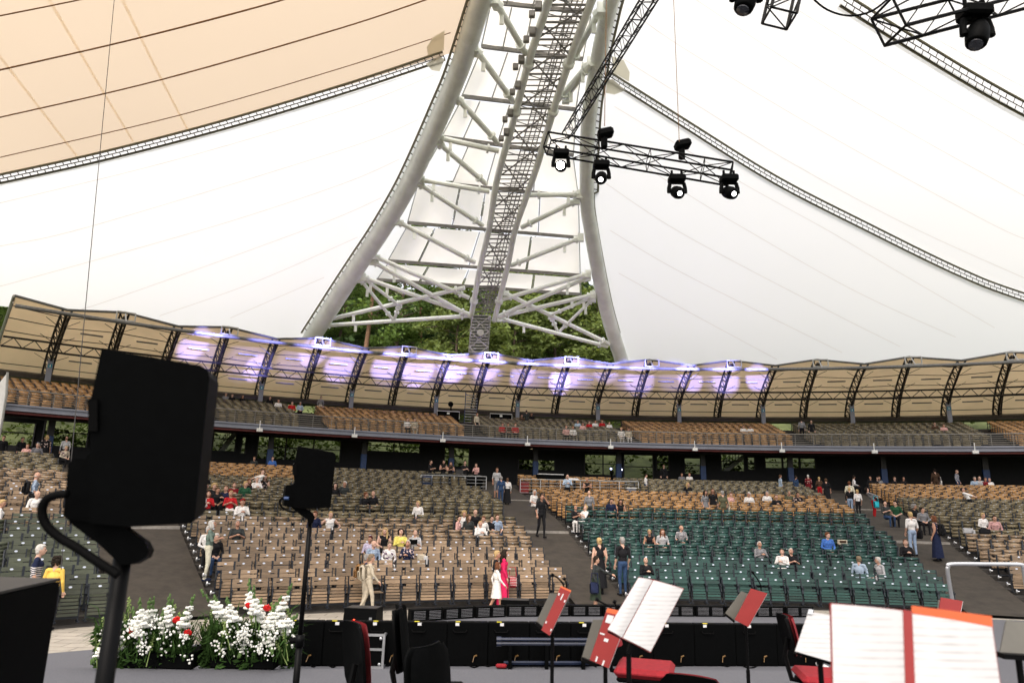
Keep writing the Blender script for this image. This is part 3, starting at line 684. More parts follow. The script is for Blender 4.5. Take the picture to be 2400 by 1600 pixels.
def leaf_mesh(name, centers, radii, per, size, mt, rng, flat=.7):
    c = np.repeat(np.array(centers), per, 0); r = np.repeat(np.array(radii), per, 0); n = len(c)
    d = rng.normal(size=(n, 3)); d /= np.linalg.norm(d, axis=1)[:, None]; d *= (rng.random((n, 1)) ** .45); d[:, 2] *= flat
    p = c + d * r[:, None]
    a = rng.normal(size=(n, 3)); a[:, 2] *= .5; a /= np.linalg.norm(a, axis=1)[:, None]; b = np.cross(a, rng.normal(size=(n, 3))); b /= np.linalg.norm(b, axis=1)[:, None]
    s = size * (.5 + rng.random((n, 1))); a *= s; b *= s * .55
    v = np.stack([p - a, p + b * .9 - a * .1, p + a, p - b * .9 + a * .1], 1).reshape(-1, 3)
    me = bpy.data.meshes.new(name); me.vertices.add(4 * n); me.vertices.foreach_set('co', v.ravel()); me.loops.add(4 * n); me.loops.foreach_set('vertex_index', np.arange(4 * n, dtype=np.int32))
    me.polygons.add(n); me.polygons.foreach_set('loop_start', np.arange(0, 4 * n, 4, dtype=np.int32)); me.polygons.foreach_set('loop_total', np.full(n, 4, dtype=np.int32)); me.materials.append(mt); me.update(); return me
def tree_kind(seed, kind):
    rng = np.random.default_rng(seed); rnd = random.Random(seed); m = MB(); cs = []; rd = []
    H = 1.0 * {'beech': 24, 'pale': 19, 'pine': 29, 'conifer': 25}[kind]
    bend = [Vector((.4 * math.sin(k * .7 + seed), .3 * math.cos(k * .9 + seed), H * k / 8)) for k in range(9)]
    r0 = .34 if kind != 'pale' else .26; m.path(bend, [r0 * (1 - .1 * k) for k in range(9)], 9)
    def trunk(h): i = min(7, int(h / H * 8)); return bend[i].lerp(bend[i + 1], h / H * 8 - i)
    n = {'beech': 34, 'pale': 40, 'pine': 17, 'conifer': 46}[kind]
    for k in range(n):
        f = k / (n - 1); az = k * 2.4 + rnd.random()
        if kind == 'pine': h = H * (.66 + .33 * f); L = 3.2 * (1 - .55 * f) * (.6 + .6 * rnd.random()); dz = .25
        elif kind == 'conifer': h = H * (.14 + .84 * f); L = 4.0 * (1 - .88 * f) * (.7 + .5 * rnd.random()); dz = -.25
        elif kind == 'pale': h = H * (.12 + .82 * f); L = 4.6 * math.sin(math.pi * (.18 + .74 * f)) * (.55 + .7 * rnd.random()); dz = .1
        else: h = H * (.32 + .64 * f); L = 5.2 * math.sin(math.pi * (.2 + .72 * f)) * (.5 + .75 * rnd.random()); dz = .3
        p = trunk(h); e = p + Vector((math.cos(az) * L, math.sin(az) * L, dz * L)); q = p.lerp(e, .55) + Vector((0, 0, .12 * L)); m.path([p, q, e], [.09 * (1 - .5 * f), .05, .015], 5)
        for t in (.5, .75, 1.0):
            cs.append(p.lerp(e, t) + Vector((rnd.uniform(-.5, .5), rnd.uniform(-.5, .5), rnd.uniform(-.3, .5)))); rd.append((.7 + .7 * rnd.random()) * (.8 if kind in ('pine', 'conifer') else 1.25))
    return m.mesh('trunk', M['pinebark'] if kind == 'pine' else M['bark'], smooth=True), leaf_mesh('crown', cs, rd, {'beech': 85, 'pale': 80, 'pine': 90, 'conifer': 60}[kind], .26 if kind != 'conifer' else .22, {'beech': M['leaf'], 'pale': M['leafpale'], 'pine': M['leafdark'], 'conifer': M['leafdark']}[kind], rng)
TK = {}
for kd in ('beech', 'pale', 'pine', 'conifer'): TK[kd] = [tree_kind(11 + i * 7 + len(kd), kd) for i in range(2)]
def tree(kd, X, dist, label, sc=1.0, v=0, name=None):
    r = ray(X, 780); x, y = r[0] * dist, r[1] * dist; R, a = topol(x, y)
    t = thing(name or {'beech': 'beech_tree', 'pale': 'leafy_tree', 'pine': 'pine_tree', 'conifer': 'conifer_tree'}[kd], label, 'tree', (x, y, terrain_z(R, a) - .3), X * .37, 'trees on the hillside behind the stand'); t.scale = (sc, sc, sc)
    for nm, me in zip(('trunk', 'crown'), TK[kd][v]):
        o = bpy.data.objects.new(nm, me); S.collection.objects.link(o); o.parent = t
for a in (
    ('conifer', 742, 88, 'dark conifer just right of the foot of the left mast leg', .75), ('beech', 800, 94, 'leafy tree with a broad crown behind the left strut crossing', .8, 1),
    ('pine', 863, 84, 'tall pine with a bare pale red trunk, nearest the left mast leg', 1.05), ('beech', 938, 86, 'tree with a thick pale trunk left of the mast stair tower', 1.05),
    ('pine', 978, 90, 'pine with a thin reddish trunk just right of the thick pale trunk', 1.0, 1), ('conifer', 1030, 93, 'dark conifer behind the left side of the mast ladder'),
    ('pine', 1052, 100, 'pine whose red upper trunk shows below the cloth panels', 1.1), ('pale', 1075, 84, 'pale green leafy tree close behind the mast stair tower'),
    ('conifer', 1150, 98, 'dark conifer right behind the mast ladder', 1.05, 1), ('pale', 1205, 83, 'bright leafy tree with spreading sprays right of the stair tower', 1.05, 1),
    ('beech', 1250, 88, 'tree with a slim grey trunk in the middle of the right gap', 1.0, 1), ('pale', 1310, 86, 'yellow green leafy tree behind the right strut crossing', 1.1),
    ('conifer', 1360, 95, 'dark conifer behind the right end of the long struts'), ('pale', 1405, 87, 'pale leafy tree beside the foot of the right mast leg', 1.0, 1),
    ('beech', 690, 92, 'leafy tree mostly hidden by the left mast leg', .7), ('beech', 1460, 92, 'leafy tree mostly hidden by the right mast leg', .75),
    ('beech', -40, 58, 'leafy tree at the far left edge beyond the canopy end', .72), ('pale', 25, 64, 'pale leafy tree just left of the canopy gable', .72), ('conifer', -15, 72, 'dark tree behind the leafy trees at the far left edge', .75),
    ('beech', 880, 104, 'farther leafy tree between the two left pines', .75, 1), ('beech', 1180, 106, 'farther leafy tree behind the right side of the mast ladder', .8), ('beech', 1330, 106, 'farther leafy tree high on the slope at right', .75, 1)): tree(*a)
# the wood farther up the slope reads as one mass
rng = np.random.default_rng(8); cs = []; rd = []
for k in range(900):
    a = rng.uniform(R_(-46), R_(40)); Rr = rng.uniform(100, 121); h = terrain_z(Rr, a) + rng.uniform(.5, 6)
    cs.append(tuple(pol(Rr, a, h))); rd.append(2.2 + 1.8 * rng.random())
o = bpy.data.objects.new('far_wood', leaf_mesh('far_wood', cs, rd, 44, .55, M['leafdark'], rng)); S.collection.objects.link(o); tag(o, 'far wood rising up the slope behind the nearer trees', 'wood', kind='stuff')
# undergrowth on the slope: nobody could count it
rng = np.random.default_rng(5); cs = []; rd = []
for k in range(620):
    a = rng.uniform(R_(-47), R_(46)); Rr = 66.5 + 26 * rng.random() ** 1.5
    if a > R_(-1.5) and a < R_(2.2) and Rr < 76 : continue
    cs.append(tuple(pol(Rr, a, terrain_z(Rr, a) + .5 + 1.8 * rng.random()))); rd.append(.8 + 1.2 * rng.random())
o = bpy.data.objects.new('undergrowth', leaf_mesh('undergrowth', cs, rd, 46, .2, M['under'], rng)); S.collection.objects.link(o); tag(o, 'green undergrowth on the slope behind the stand', 'undergrowth', kind='stuff')
# ================================================================== SEATS
SW = .525                                   # seat pitch inside a pair
DS = [1.0]
def rslat(m, xw, y, z, h, th=.018, tilt=0.0): m.box((0, y, z), (xw, th, h), Matrix.Rotation(tilt, 3, 'X'))
def seat_parts(low=False, open_=False):
    """local: x along the row, -y to the stage, z up"""
    back = MB(); pan = MB(); fr = MB(); pl = MB(); xw = SW - .025
    for k in range(2): rslat(back, xw, .115 + .022 * k, .705 + .132 * k, .104, tilt=-.16)
    if open_:
        for k in range(6): pan.box((0, -.30 + .07 * k, .44), (xw - .06, .06, .02))
    else:
        n = 3 if low else 5; h = .44 / n
        for k in range(n): pan.box((0, -.03 + .012 * k, .14 + h * (k + .5)), (xw - (.05 if k < n - 1 else .10), .02, h * .74), Matrix.Rotation(-.1, 3, 'X'))
    for s in (-1, 1):
        x = s * (SW / 2 - .012)
        if low: fr.box((x, .06, .45), (.028, .10, .86))
        else:
            fr.beam((x, .02, 0), (x, .15, .90), .028, .05, (0, 1, 0)); fr.beam((x, .0, .40), (x, .06, .66), .03, .12, (0, 1, 0)); fr.box((x, .02, .02), (.05, .34, .03)); fr.tube((x, -.08, .60), (x, .03, .60), .03, 6)
    fr.box((0, .04, .12), (SW, .05, .07)); 
    if not low: fr.box((0, .14, .52), (SW, .025, .03))
    M4 = Matrix.Rotation(-.16, 3, 'X'); vs = [Vector(((.032 if low else .042) * math.cos(a), -.0125, (.018 if low else .026) * math.sin(a))) for a in [2 * math.pi * k / 10 for k in range(10)]]
    pl.face(*[M4 @ p + Vector((0, .138, .83)) for p in vs][::-1] if False else [M4 @ p + Vector((.0, .138, .832)) for p in vs])
    return back, pan, fr, pl
def palette(blk, R):
    j = R
    if blk == 'A': return 'moss' if R < 40.2 else ('brown' if R < 50 else 'olive')
    if blk == 'B': return 'brown' if R < 40.2 else ('olive' if R < 49.6 else ('orange' if R > 51.5 and False else 'olive'))
    if blk == 'C': return 'teal' if R < 43.0 else ('orange' if R < 50 else 'olive')
    return 'brown' if R < 40.0 else ('olive' if R < 50 else 'orange')
def lowcol(blk, R, a):
    if blk == 'B' and R > 50.5 and a < R_(-22.5): return 'orange'
    if blk == 'C' and R > 50 and a < R_(-2.2): return 'orange'
    return palette(blk, R)
BLK = [('A', R_(-58), AIS[0][0] - .006), ('B', AIS[0][1] + .004, AIS[1][0] - .003), ('C', AIS[1][1] + .004, AIS[2][0] - .003), ('D', AIS[2][1] + .004, AIS[3][0] - .003), ('E', AIS[3][1] + .004, R_(45.5))]
PLAT = [(R_(-17.0), R_(-12.4), 49.8, 53.2), (R_(-10), R_(-1.0), 49.7, 53.6)]
seats = []                                   # (R, a, colour, block, row, index)
ROW0, RP = RF + .35, .75
nrow = int((58.3 - ROW0) / RP)
for bk, a0, a1 in BLK:
    for r in range(nrow):
        Rr = ROW0 + RP * r
        if abs(Rr - 41.2) < .5 or abs(Rr - 49.8) < .3: continue
        L = Rr * (a1 - a0); n = int((L + .08) / 1.13); off = (L - n * 1.13) / 2 + (.25 if r % 2 else -.2) * (1 if L - n * 1.13 > .5 else .3)
        idx = 0
        cells = []
        for i in range(n):
            c = off + 1.13 * (i + .5)
            for s in (-.5, .5): cells.append(c + s * SW)
        if L - n * 1.13 > .5: cells.append(L - .3 if r % 2 == 0 else .3)
        for s in sorted(cells):
            a = a0 + s / Rr; idx += 1
            if any(p0 < a < p1 and r0 < Rr < r1 for p0, p1, r0, r1 in PLAT): continue
            seats.append((Rr, a, lowcol(bk, Rr, a), bk, r, idx, len(cells)))
BBLK = [(-39.2, -30.6, 'orange'), (-28.9, -23.4, 'olive'), (-21.6, -12.3, 'orange'), (-10.7, -.9, 'olive'), (.3, 10.9, 'orange'), (12.3, 23.0, 'olive'), (24.4, 36, 'orange')]
bseats = []
for a0, a1, col in BBLK:
    rr = 59.85
    while rr < 69.4:
        n = int(rr * R_(a1 - a0) / .56)
        for i in range(n): bseats.append((rr, R_(a0) + R_(a1 - a0) * (i + .5) / n, col))
        rr += .85
# ================================================================== PEOPLE: kind, X, Y of the head top in the photograph, facing (0 = to the stage, 90 = to the right), hair, top, bottom, label, options
COL = dict(W=(.72, .70, .68), K=(.010, .010, .012), N=(.012, .018, .05), G=(.20, .20, .21), LG=(.42, .42, .43), S=(.14, .19, .16), R=(.42, .015, .02), PK=(.62, .36, .33), HP=(.62, .02, .10), BE=(.50, .44, .34), BL=(.06, .16, .48), LB=(.36, .45, .56), Y=(.70, .62, .16), YO=(.72, .48, .10), OL=(.10, .10, .06), GR=(.02, .08, .04), BR=(.07, .04, .025), LV=(.46, .42, .54), J=(.03, .06, .13), CR=(.66, .63, .50), DR=(.16, .01, .015), DG=(.035, .04, .04), PJ=(.32, .42, .58), SK=(.55, .33, .24), GS=(.03, .045, .03),
           hw=(.50, .48, .45), hg=(.26, .25, .24), hd=(.02, .014, .01), hb=(.10, .055, .03), hy=(.46, .32, .15), hr=(.13, .05, .024), hm=(.06, .010, .012), hs=(.20, .15, .10))
PTXT = '''s|90|1145|0|bald.hw|W|K|bald man in a white shirt seated beside the man with the backpack
w|87|1107|90|bald.hw|LB:c|K|bald man in a pale blue checked shirt standing with a black backpack|sl=s bag=backpack
s|64|1047|0|short.hr|PK|K|woman in a pink top seated high at the far left
s|89|1043|0|short.hg|G:c|K|grey haired man in a grey checked shirt high at the far left
w|105|1056|180|bob.hy|K:f|K|blonde woman in a dark floral dress standing with her back turned|sl=s skirt=.6
w|153|1048|180|fringe.hd|LG|K|man in a pale grey blazer standing with his back turned
s|149|1083|20|short.hy|BE:f|K|smiling older woman in a patterned blouse below the grey blazer
b|10|1022|0|short.hd|K|K|man in black leaning on the rear rail at the very left edge
b|54|1023|30|short.hd|K|K|person in black at the rear rail beside the left pillar
b|108|1024|0|short.hd|K|K|person in black at the rear rail just right of the left pillar
s|3|1176|90|short.hy|W|K|person in a white shirt cut by the left edge of the picture|sl=s
w|95|1277|80|short.hw|N:s|J|grey haired man in a navy polo with white stripes in front of the green block|sl=s sc=1.12
w|135|1305|150|curly.hd|YO|K|dark haired woman in a yellow jacket beside the striped polo|sc=1.0
wh|480|1219|80|bob.hw|S|CR|white haired woman in a sage top and cream trousers standing on the left ramp|Yf=1361 sl=e
s|508|1250|0|short.hw|K|J|white haired woman in a black cardigan holding a tissue at the block end
s|490|1240|0|short.hw|W|K|person in white hidden behind the woman in the sage top
sr|559|1220|0|short.hg|DG|K|grey haired man in a dark polo seated alone near the left ramp|sl=s
sr|570|1174|0|cap.R|W|W|man in a white jacket and a red and white cap
s|483|1108|0|short.hd|K|K|man in a black shirt above the group in red
s|473|1145|0|short.hw|W|K|white haired person in white at the left end of the red group
sr|487|1134|20|short.hr|K|K|ginger haired man raising his arms behind the red group|sl=s
s|503|1131|0|curly.hy|K|K|curly blonde woman at the back of the red group
sr|490|1149|0|bob.hr|R|K|red haired woman in a red top reading a booklet
s|511|1139|0|short.hb|K|K|brown haired woman in a black v neck within the red group|sl=s
sr|528|1145|-30|short.hb|N|K|man in a navy jacket over a pale blue shirt reading beside red
sr|543|1149|0|short.hy|R|W|blonde woman in a bright red top looking down|sl=s
sr|551|1129|0|short.hb|DR|K|man in a dark red shirt looking at his phone
s|576|1131|0|short.hy|GR|K|fair haired woman in a green top right of the dark red shirt
s|594|1093|0|short.hb|DG|K|man in a dark tee beside the leaning woman in white
wl|606|1097|-60|short.hb|W|K|woman in a white tee standing and leaning over the seats|sl=s
sr|604|1120|0|short.hw|W|K|white haired woman in white below the leaning woman
s|583|1120|30|long.hr|K|K|woman with long auburn hair and a black top
s|621|1116|0|long.hb|K:f|K|woman with long brown hair and a dark floral top|sl=n
s|637|1096|0|bun.hd|BL|K|woman in a blue jacket with tied dark hair
s|786|1135|0|long.hd|K|K|dark haired woman in black just right of the second loudspeaker
s|808|1131|0|short.hw|DG|K|white bearded man in a dark grey tee by the second loudspeaker|sl=s
s|857|1153|30|short.hr|K|K|red haired woman in a black tee beside a man in black|sl=s
s|876|1150|-30|bald.hb|K|K|man in a black tee beside the red haired woman|sl=s
s|981|1173|-30|short.hy|W|J|blonde woman in a white blouse seated alone with crossed jeans
s|738|1205|0|short.hr|N|LG|man in a blue shirt half hidden by the thin stand pole
sa|775|1205|0|short.hy|W|K|short haired blonde woman in a white camisole with hands on hips|sl=n
s|868|1251|0|short.hm|LV|K|woman with dark red hair in a lavender top|sl=s
s|902|1244|0|long.hy|K|K|woman with long blonde hair and a black camisole|sl=n
sr|941|1245|0|curly.hd|Y|BE|curly dark haired woman in a yellow top looking at a phone
sr|973|1246|-20|bald.hg|LG|K|bald man in a grey tee reading a booklet|sl=s bag=book
s|876|1269|0|fringe.hw|LB:c|J|white bearded man in a pale blue shirt in the group of seven
s|913|1274|0|short.hs|W:f|W|older woman in a white blouse with dark flowers
sr|955|1274|-20|short.hw|N:f|K|white haired woman in a navy floral top
ww|860|1298|80|short.hs|BE|BE|woman in pale linen walking along the front row with a white backpack|Yf=1440 bag=whitepack
w|850|1298|90|short.hg|N:s|BE|woman in a striped top half hidden behind the woman in linen|Yf=1430 bag=tanpack
s|1088|1193|0|curly.hy|W|K|curly blonde woman in a white top at the back of the middle group
s|1114|1193|0|fringe.hg|K|K|man in black with a white mask under his chin
s|1075|1208|60|short.hd|PK|K|dark haired man in a pink tee turned sideways|sl=s
s|1099|1207|0|long.hb|DG|K|woman in sunglasses and a dark top leaning back
sr|1128|1214|0|short.hy|W|K|fair haired woman in a cream blouse in the middle group
s|1133|1207|0|short.hr|W|K|ginger haired person in white behind the cream blouse
s|1165|1210|0|short.hb|LB:c|J|man in a pale blue checked shirt at the right of the middle group|sl=s
s|1153|1209|0|short.hd|K|K|person in black hidden behind the pale blue checked shirt
w|1163|1096|0|short.hb|LG|G|man in a grey tee and shorts standing high on the middle ramp|Yf=1168 sl=s shorts=1
w|1173|1116|180|short.hg|J|J|person in a denim jacket and jeans seen from behind on the middle ramp|Yf=1183
w|1188|1120|180|short.hb|W|K|woman in a white top and wide black trousers on the middle ramp|Yf=1183 skirt=.12
wf|1268|1158|10|short.hd|K|K|bearded man all in black walking on the middle ramp with a hand at his face|Yf=1260 sl=s
s|1252|1149|30|bob.hw|W|W|white haired woman in a white tee at the edge of the tan block|sl=s
s|1270|1153|0|short.hd|DG|K|dark haired person just behind the bearded man in black
w|1381|1150|180|bald.hy|G|DG|bald man in a grey polo standing with his back turned in the tan block|sl=s
sr|1351|1182|20|bald.hr|K|W|bald man in a black tee sharing a phone with a woman in white|sl=s
sl|1364|1187|-60|short.hy|W|W|blonde woman in white leaning over to the man in black|sl=s
s|1432|1168|0|short.hd|N|K|man in a navy shirt seated in the empty tan rows
s|1454|1168|0|long.hd|K|K|woman with long dark hair and a black strap top in the tan rows|sl=n
p|1008|1099|60|short.hd|K|K|bearded technician in black at the left end of the sound desk|sl=s
p|1039|1097|0|long.hd|K|K|technician in a black vest, second at the sound desk|sl=n
p|1056|1098|0|long.hb|K|K|technician in black with bare shoulders in the middle of the sound desk|sl=n
p|1089|1096|20|short.hd|K|K|taller technician in a black tee toward the right of the sound desk|sl=s
p|1116|1103|-40|short.hb|PK|K|technician in a pale top at the right end of the sound desk
p|1330|1112|0|bald.hd|LB|K|man in a pale blue shirt at the desk of the right platform
p|1376|1120|0|bald.hb|K|K|man in a black vest behind the right platform rail|sl=n
ww|1162|1317|80|bob.hr|W|W|older woman in a long white cardigan walking with a cane|Yf=1437 skirt=.52:W bag=cane
w|1178|1287|80|long.hd|HP|HP|black haired woman in a bright pink dress beside the woman with the cane|Yf=1424 skirt=.10:HP bag=tartan
w|1160|1290|60|short.hy|K|K|blonde person in black behind the woman in the pink dress|Yf=1424
w|1405|1260|180|bun.hy|K|K|blonde woman in an off shoulder black dress seen from behind|Yf=1392 skirt=.2:K sl=n
w|1460|1258|190|short.hg|K|J|grey haired man in a dark tee and jeans seen from behind|Yf=1395 sl=s
wp|1396|1303|60|short.hd|DG|GS|woman in a dark sweater and a pleated green skirt pointing to the right|Yf=1432 skirt=.36:GS bag=darkbag
sr|1515|1305|0|bald.hy|K|K|photographer in black crouching at the green block behind a camera
s|1522|1240|-20|short.hy|K|K|blonde woman in a sleeveless black top with folded arms|sl=n
s|1552|1241|0|long.hr|LG|K|brown haired woman in a pale grey tee|sl=s
s|1596|1231|0|bald.hr|N:c|K|bald man in a dark plaid shirt looking down|sl=s
sr|1782|1272|0|short.hw|G|K|white haired woman in a grey top bending her head
sr|1831|1281|-30|short.hd|W|W|dark haired woman with glasses in a white jacket
sr|1855|1281|0|short.hw|K|K|white haired woman in a black top with a booklet|sl=e
s|1939|1254|0|short.hr|BL|K|woman in a bright blue top alone in the green block
w|1514|1113|70|short.hd|W|J|man in a white jacket and jeans walking right of the right platform|Yf=1165
w|1556|1111|0|short.hd|K|K|person in dark clothes standing at the top of the tan block
s|1598|1125|0|short.hd|G:c|K|person in grey plaid at the top left of the upper block
s|1612|1132|0|long.hy|K|K|blonde woman in black at the top left of the upper block
s|1616|1122|0|short.hr|W|K|man in white behind the blonde woman in black
w|1652|1149|30|long.hd|G|G|dark haired woman in a grey dress standing among tan rows|skirt=.5:G sl=s
w|1670|1145|-10|long.hb|K|K|tall woman with long hair in a black dress among tan rows|skirt=.3:K
w|1693|1150|180|short.hg|OL|OL|grey haired woman in grey green seen from behind with a pale bag|sl=s bag=palebag
s|1712|1154|30|short.hr|PK|K|man in a pink shirt turned to the standing women
s|1755|1156|0|short.hw|W|K|white haired person in a white tee alone in the tan rows|sl=s
s|1797|1154|0|short.hg|W|K|grey haired man in a white shirt in the tan rows|sl=s
sr|1820|1162|0|short.hd|K|K|person in black bending forward next to the white shirt
s|1849|1150|0|bald.hd|OL|K|man in a grey green tee toward the right end of the tan rows|sl=s
s|1869|1153|0|short.hd|K:f|K|dark haired woman in a dark flowered top at the right of the tan rows|sl=s
w|1774|1121|40|short.hd|CR|DR|woman in a cream top and dark red skirt standing at the upper aisle|Yf=1160 skirt=.5:DR sl=s
w|1831|1125|100|short.hb|LB|LB|woman in a pale blue dress standing at the upper aisle|Yf=1165 skirt=.4:LB
w|1868|1121|120|short.hd|J|J|man in dark blue standing near the top of the right ramp|Yf=1168
w|1897|1126|160|short.hw|DR:f|DR:f|woman in a white hat and dark floral dress near the top of the right ramp|Yf=1165 skirt=.4:DR
w|1923|1125|170|short.hy|BR|R|blonde woman in dark brown and red trousers at the right ramp|Yf=1172
w|1940|1121|170|short.hb|K|K|woman in a long black dress going up the right ramp|Yf=1184 skirt=.1:K sl=s
w|1995|1142|170|short.hy|K|PJ|blonde woman in black and pale jeans on the right ramp|Yf=1206
w|2014|1147|190|short.hy|W|K|woman in a white tee and black trousers on the right ramp|Yf=1212 sl=s
s|2001|1129|90|short.hd|W|K|person in white at the top left of the right block
w|1990|1128|160|short.hr|CR|K|red haired woman in cream beside the top of the right ramp
s|2040|1126|0|short.hd|K|K|person in black at the back of the upper right block
s|2060|1125|0|short.hb|G|K|person in grey at the back of the upper right block
wl|2044|1140|100|short.hd|G|R|woman in grey and bright red trousers bending over the seats|bag=tealbag
s|2058|1139|0|long.hd|K|K|dark haired woman in black beside the red trousers
s|2097|1128|0|short.hb|K|K|woman in a black tee, left of a pair high at the right|sl=s
s|2118|1130|0|long.hd|K|K|woman in a black top, right of a pair high at the right|sl=s
w|2193|1122|180|short.hd|BR|BR|person in brown carrying a white bag high at the right|bag=whitebag
w|2244|1126|60|bald.hr|J:c|J|bald man in a blue plaid shirt standing high at the right
wl|2269|1140|60|short.hd|W|K|person in white bending down beside the bald man in plaid
s|2285|1129|0|short.hg|LB|K|grey haired man in a blue shirt high at the right
s|2297|1136|0|bald.hr|LG|K|bald man in a pale grey tee high at the right|sl=s
s|2310|1130|0|short.hb|DR|K|woman in dark red at the back of the right group
s|2320|1133|0|bald.hr|W|K|man in a white shirt at the right end of the right group|sl=s
sr|2076|1177|20|short.hd|DG|J|dark haired man in a dark grey tee by the right ramp|sl=s
s|2098|1177|-20|short.hd|GR|K|dark haired woman in dark green beside the grey tee|sl=s
s|2141|1182|20|curly.hg|K|K|grey curly haired woman in a black top above the ramp|sl=s
s|2161|1189|0|bun.hd|G|K|woman in a grey shawl behind the woman in white tee
w|2143|1199|190|short.hy|W|PJ|blonde woman in a white tee and pale jeans with a big black bag|Yf=1302 sl=s bag=tote
w|2200|1208|-120|bob.hr|N:f|N:f|woman in a long dark dress with a blue mask and a black backpack|Yf=1314 skirt=.12:N sl=n bag=backpack mask=1
s|2302|1205|20|short.hy|W|K|blonde woman in a white jacket over black at the right
s|2329|1207|0|short.hd|PK:c|K|man in a pink checked shirt at the right
sr|2123|1264|0|short.hr|K|K|man in a black suit and white shirt at the corner of the green block
s|2012|1307|150|short.hs|LB|LB|blonde woman in a pale blue jacket turned away in the green block
s|2059|1309|-70|short.hw|LG|LG|white haired woman with glasses in a pale grey jacket in the green block
B|531|914|0|short.hg|G|K|person in grey on the balcony beside the big loudspeaker
B|546|913|0|short.hd|K|K|person in black, second on the balcony beside the big loudspeaker
B|571|913|0|long.hd|K|K|person in black, third on the balcony beside the big loudspeaker
B|633|931|0|short.hd|K|W|person in black and white trousers near the left balcony column
B|653|938|0|short.hd|W|K|person in a white jacket near the left balcony column
B|685|943|0|short.hb|R|K|person in red on the balcony left of the standing man
B|704|943|0|short.hg|LB|K|person in pale blue on the balcony left of the standing man
BW|753|927|0|short.hd|G|BE|man standing in the balcony aisle with a dark top and pale trousers
B|955|980|0|short.hd|W|K|person in a white top in the first balcony row, left of a pair
B|972|982|0|short.hd|BE|BE|dark haired woman in beige in the first balcony row, right of a pair
BW|1118|968|40|short.hb|BE|K|man standing in the balcony aisle beside the open stair
B|1178|989|0|short.hb|R|K|person in dark red, left of three behind the balcony rail
B|1191|990|0|short.hd|BR|K|person in brown, middle of three behind the balcony rail
B|1208|989|0|short.hr|R|K|person in red, right of three behind the balcony rail
B|1223|972|0|short.hd|BR|K|person in dark brown under the central canopy column
BW|1234|960|180|short.hd|DG|DG|person in dark green standing under the central canopy column
B|1246|966|0|short.hd|K|K|person in black right of the central canopy column
B|1327|992|0|short.hb|PK|K|person in a salmon top at the left of the balcony row of eight
B|1343|993|0|short.hr|W|K|person in white, lower in the balcony row of eight
B|1354|985|0|short.hd|LB|K|person in pale blue, in the balcony row of eight
B|1366|990|0|short.hd|PK|K|person in dusty pink beside the pale blue top on the balcony
B|1381|987|0|short.hd|R|K|person in a raspberry top in the balcony row of eight
B|1395|985|0|short.hd|W|K|dark haired man in a white shirt, between two red tops
B|1411|985|0|short.hr|R|K|person in red between two white shirts on the balcony
B|1428|987|0|short.hd|W|K|man in a white shirt at the right end of the balcony row
B|1456|1002|0|short.hy|W|W|person in white at the balcony rail, left of a pair
B|1473|1002|0|short.hb|BE|W|person in beige at the balcony rail, right of a pair
B|1742|996|0|short.hd|W|K|man in a white tee on the tan balcony rows, left of two|sl=s
B|1758|996|0|short.hd|W|K|man in a white tee on the tan balcony rows, right of two|sl=s
BW|1878|982|180|short.hd|G|K|person standing in the right balcony aisle in front of the green bank
BW|1901|986|0|short.hd|K|K|dark figure standing at the edge of the right green balcony rows
B|2190|990|0|short.hd|BR|K|person in dark brown by the right balcony column
B|2211|992|0|short.hb|PK|K|person in a pale pink top by the right balcony column'''
PEOPLE = []
for ln in PTXT.split('\n'):
    f_ = ln.split('|'); op = dict(x.split('=') for x in f_[8].split()) if len(f_) > 8 else {}
    PEOPLE.append((f_[0], float(f_[1]), float(f_[2]), float(f_[3]), f_[4], f_[5], f_[6], f_[7], op))
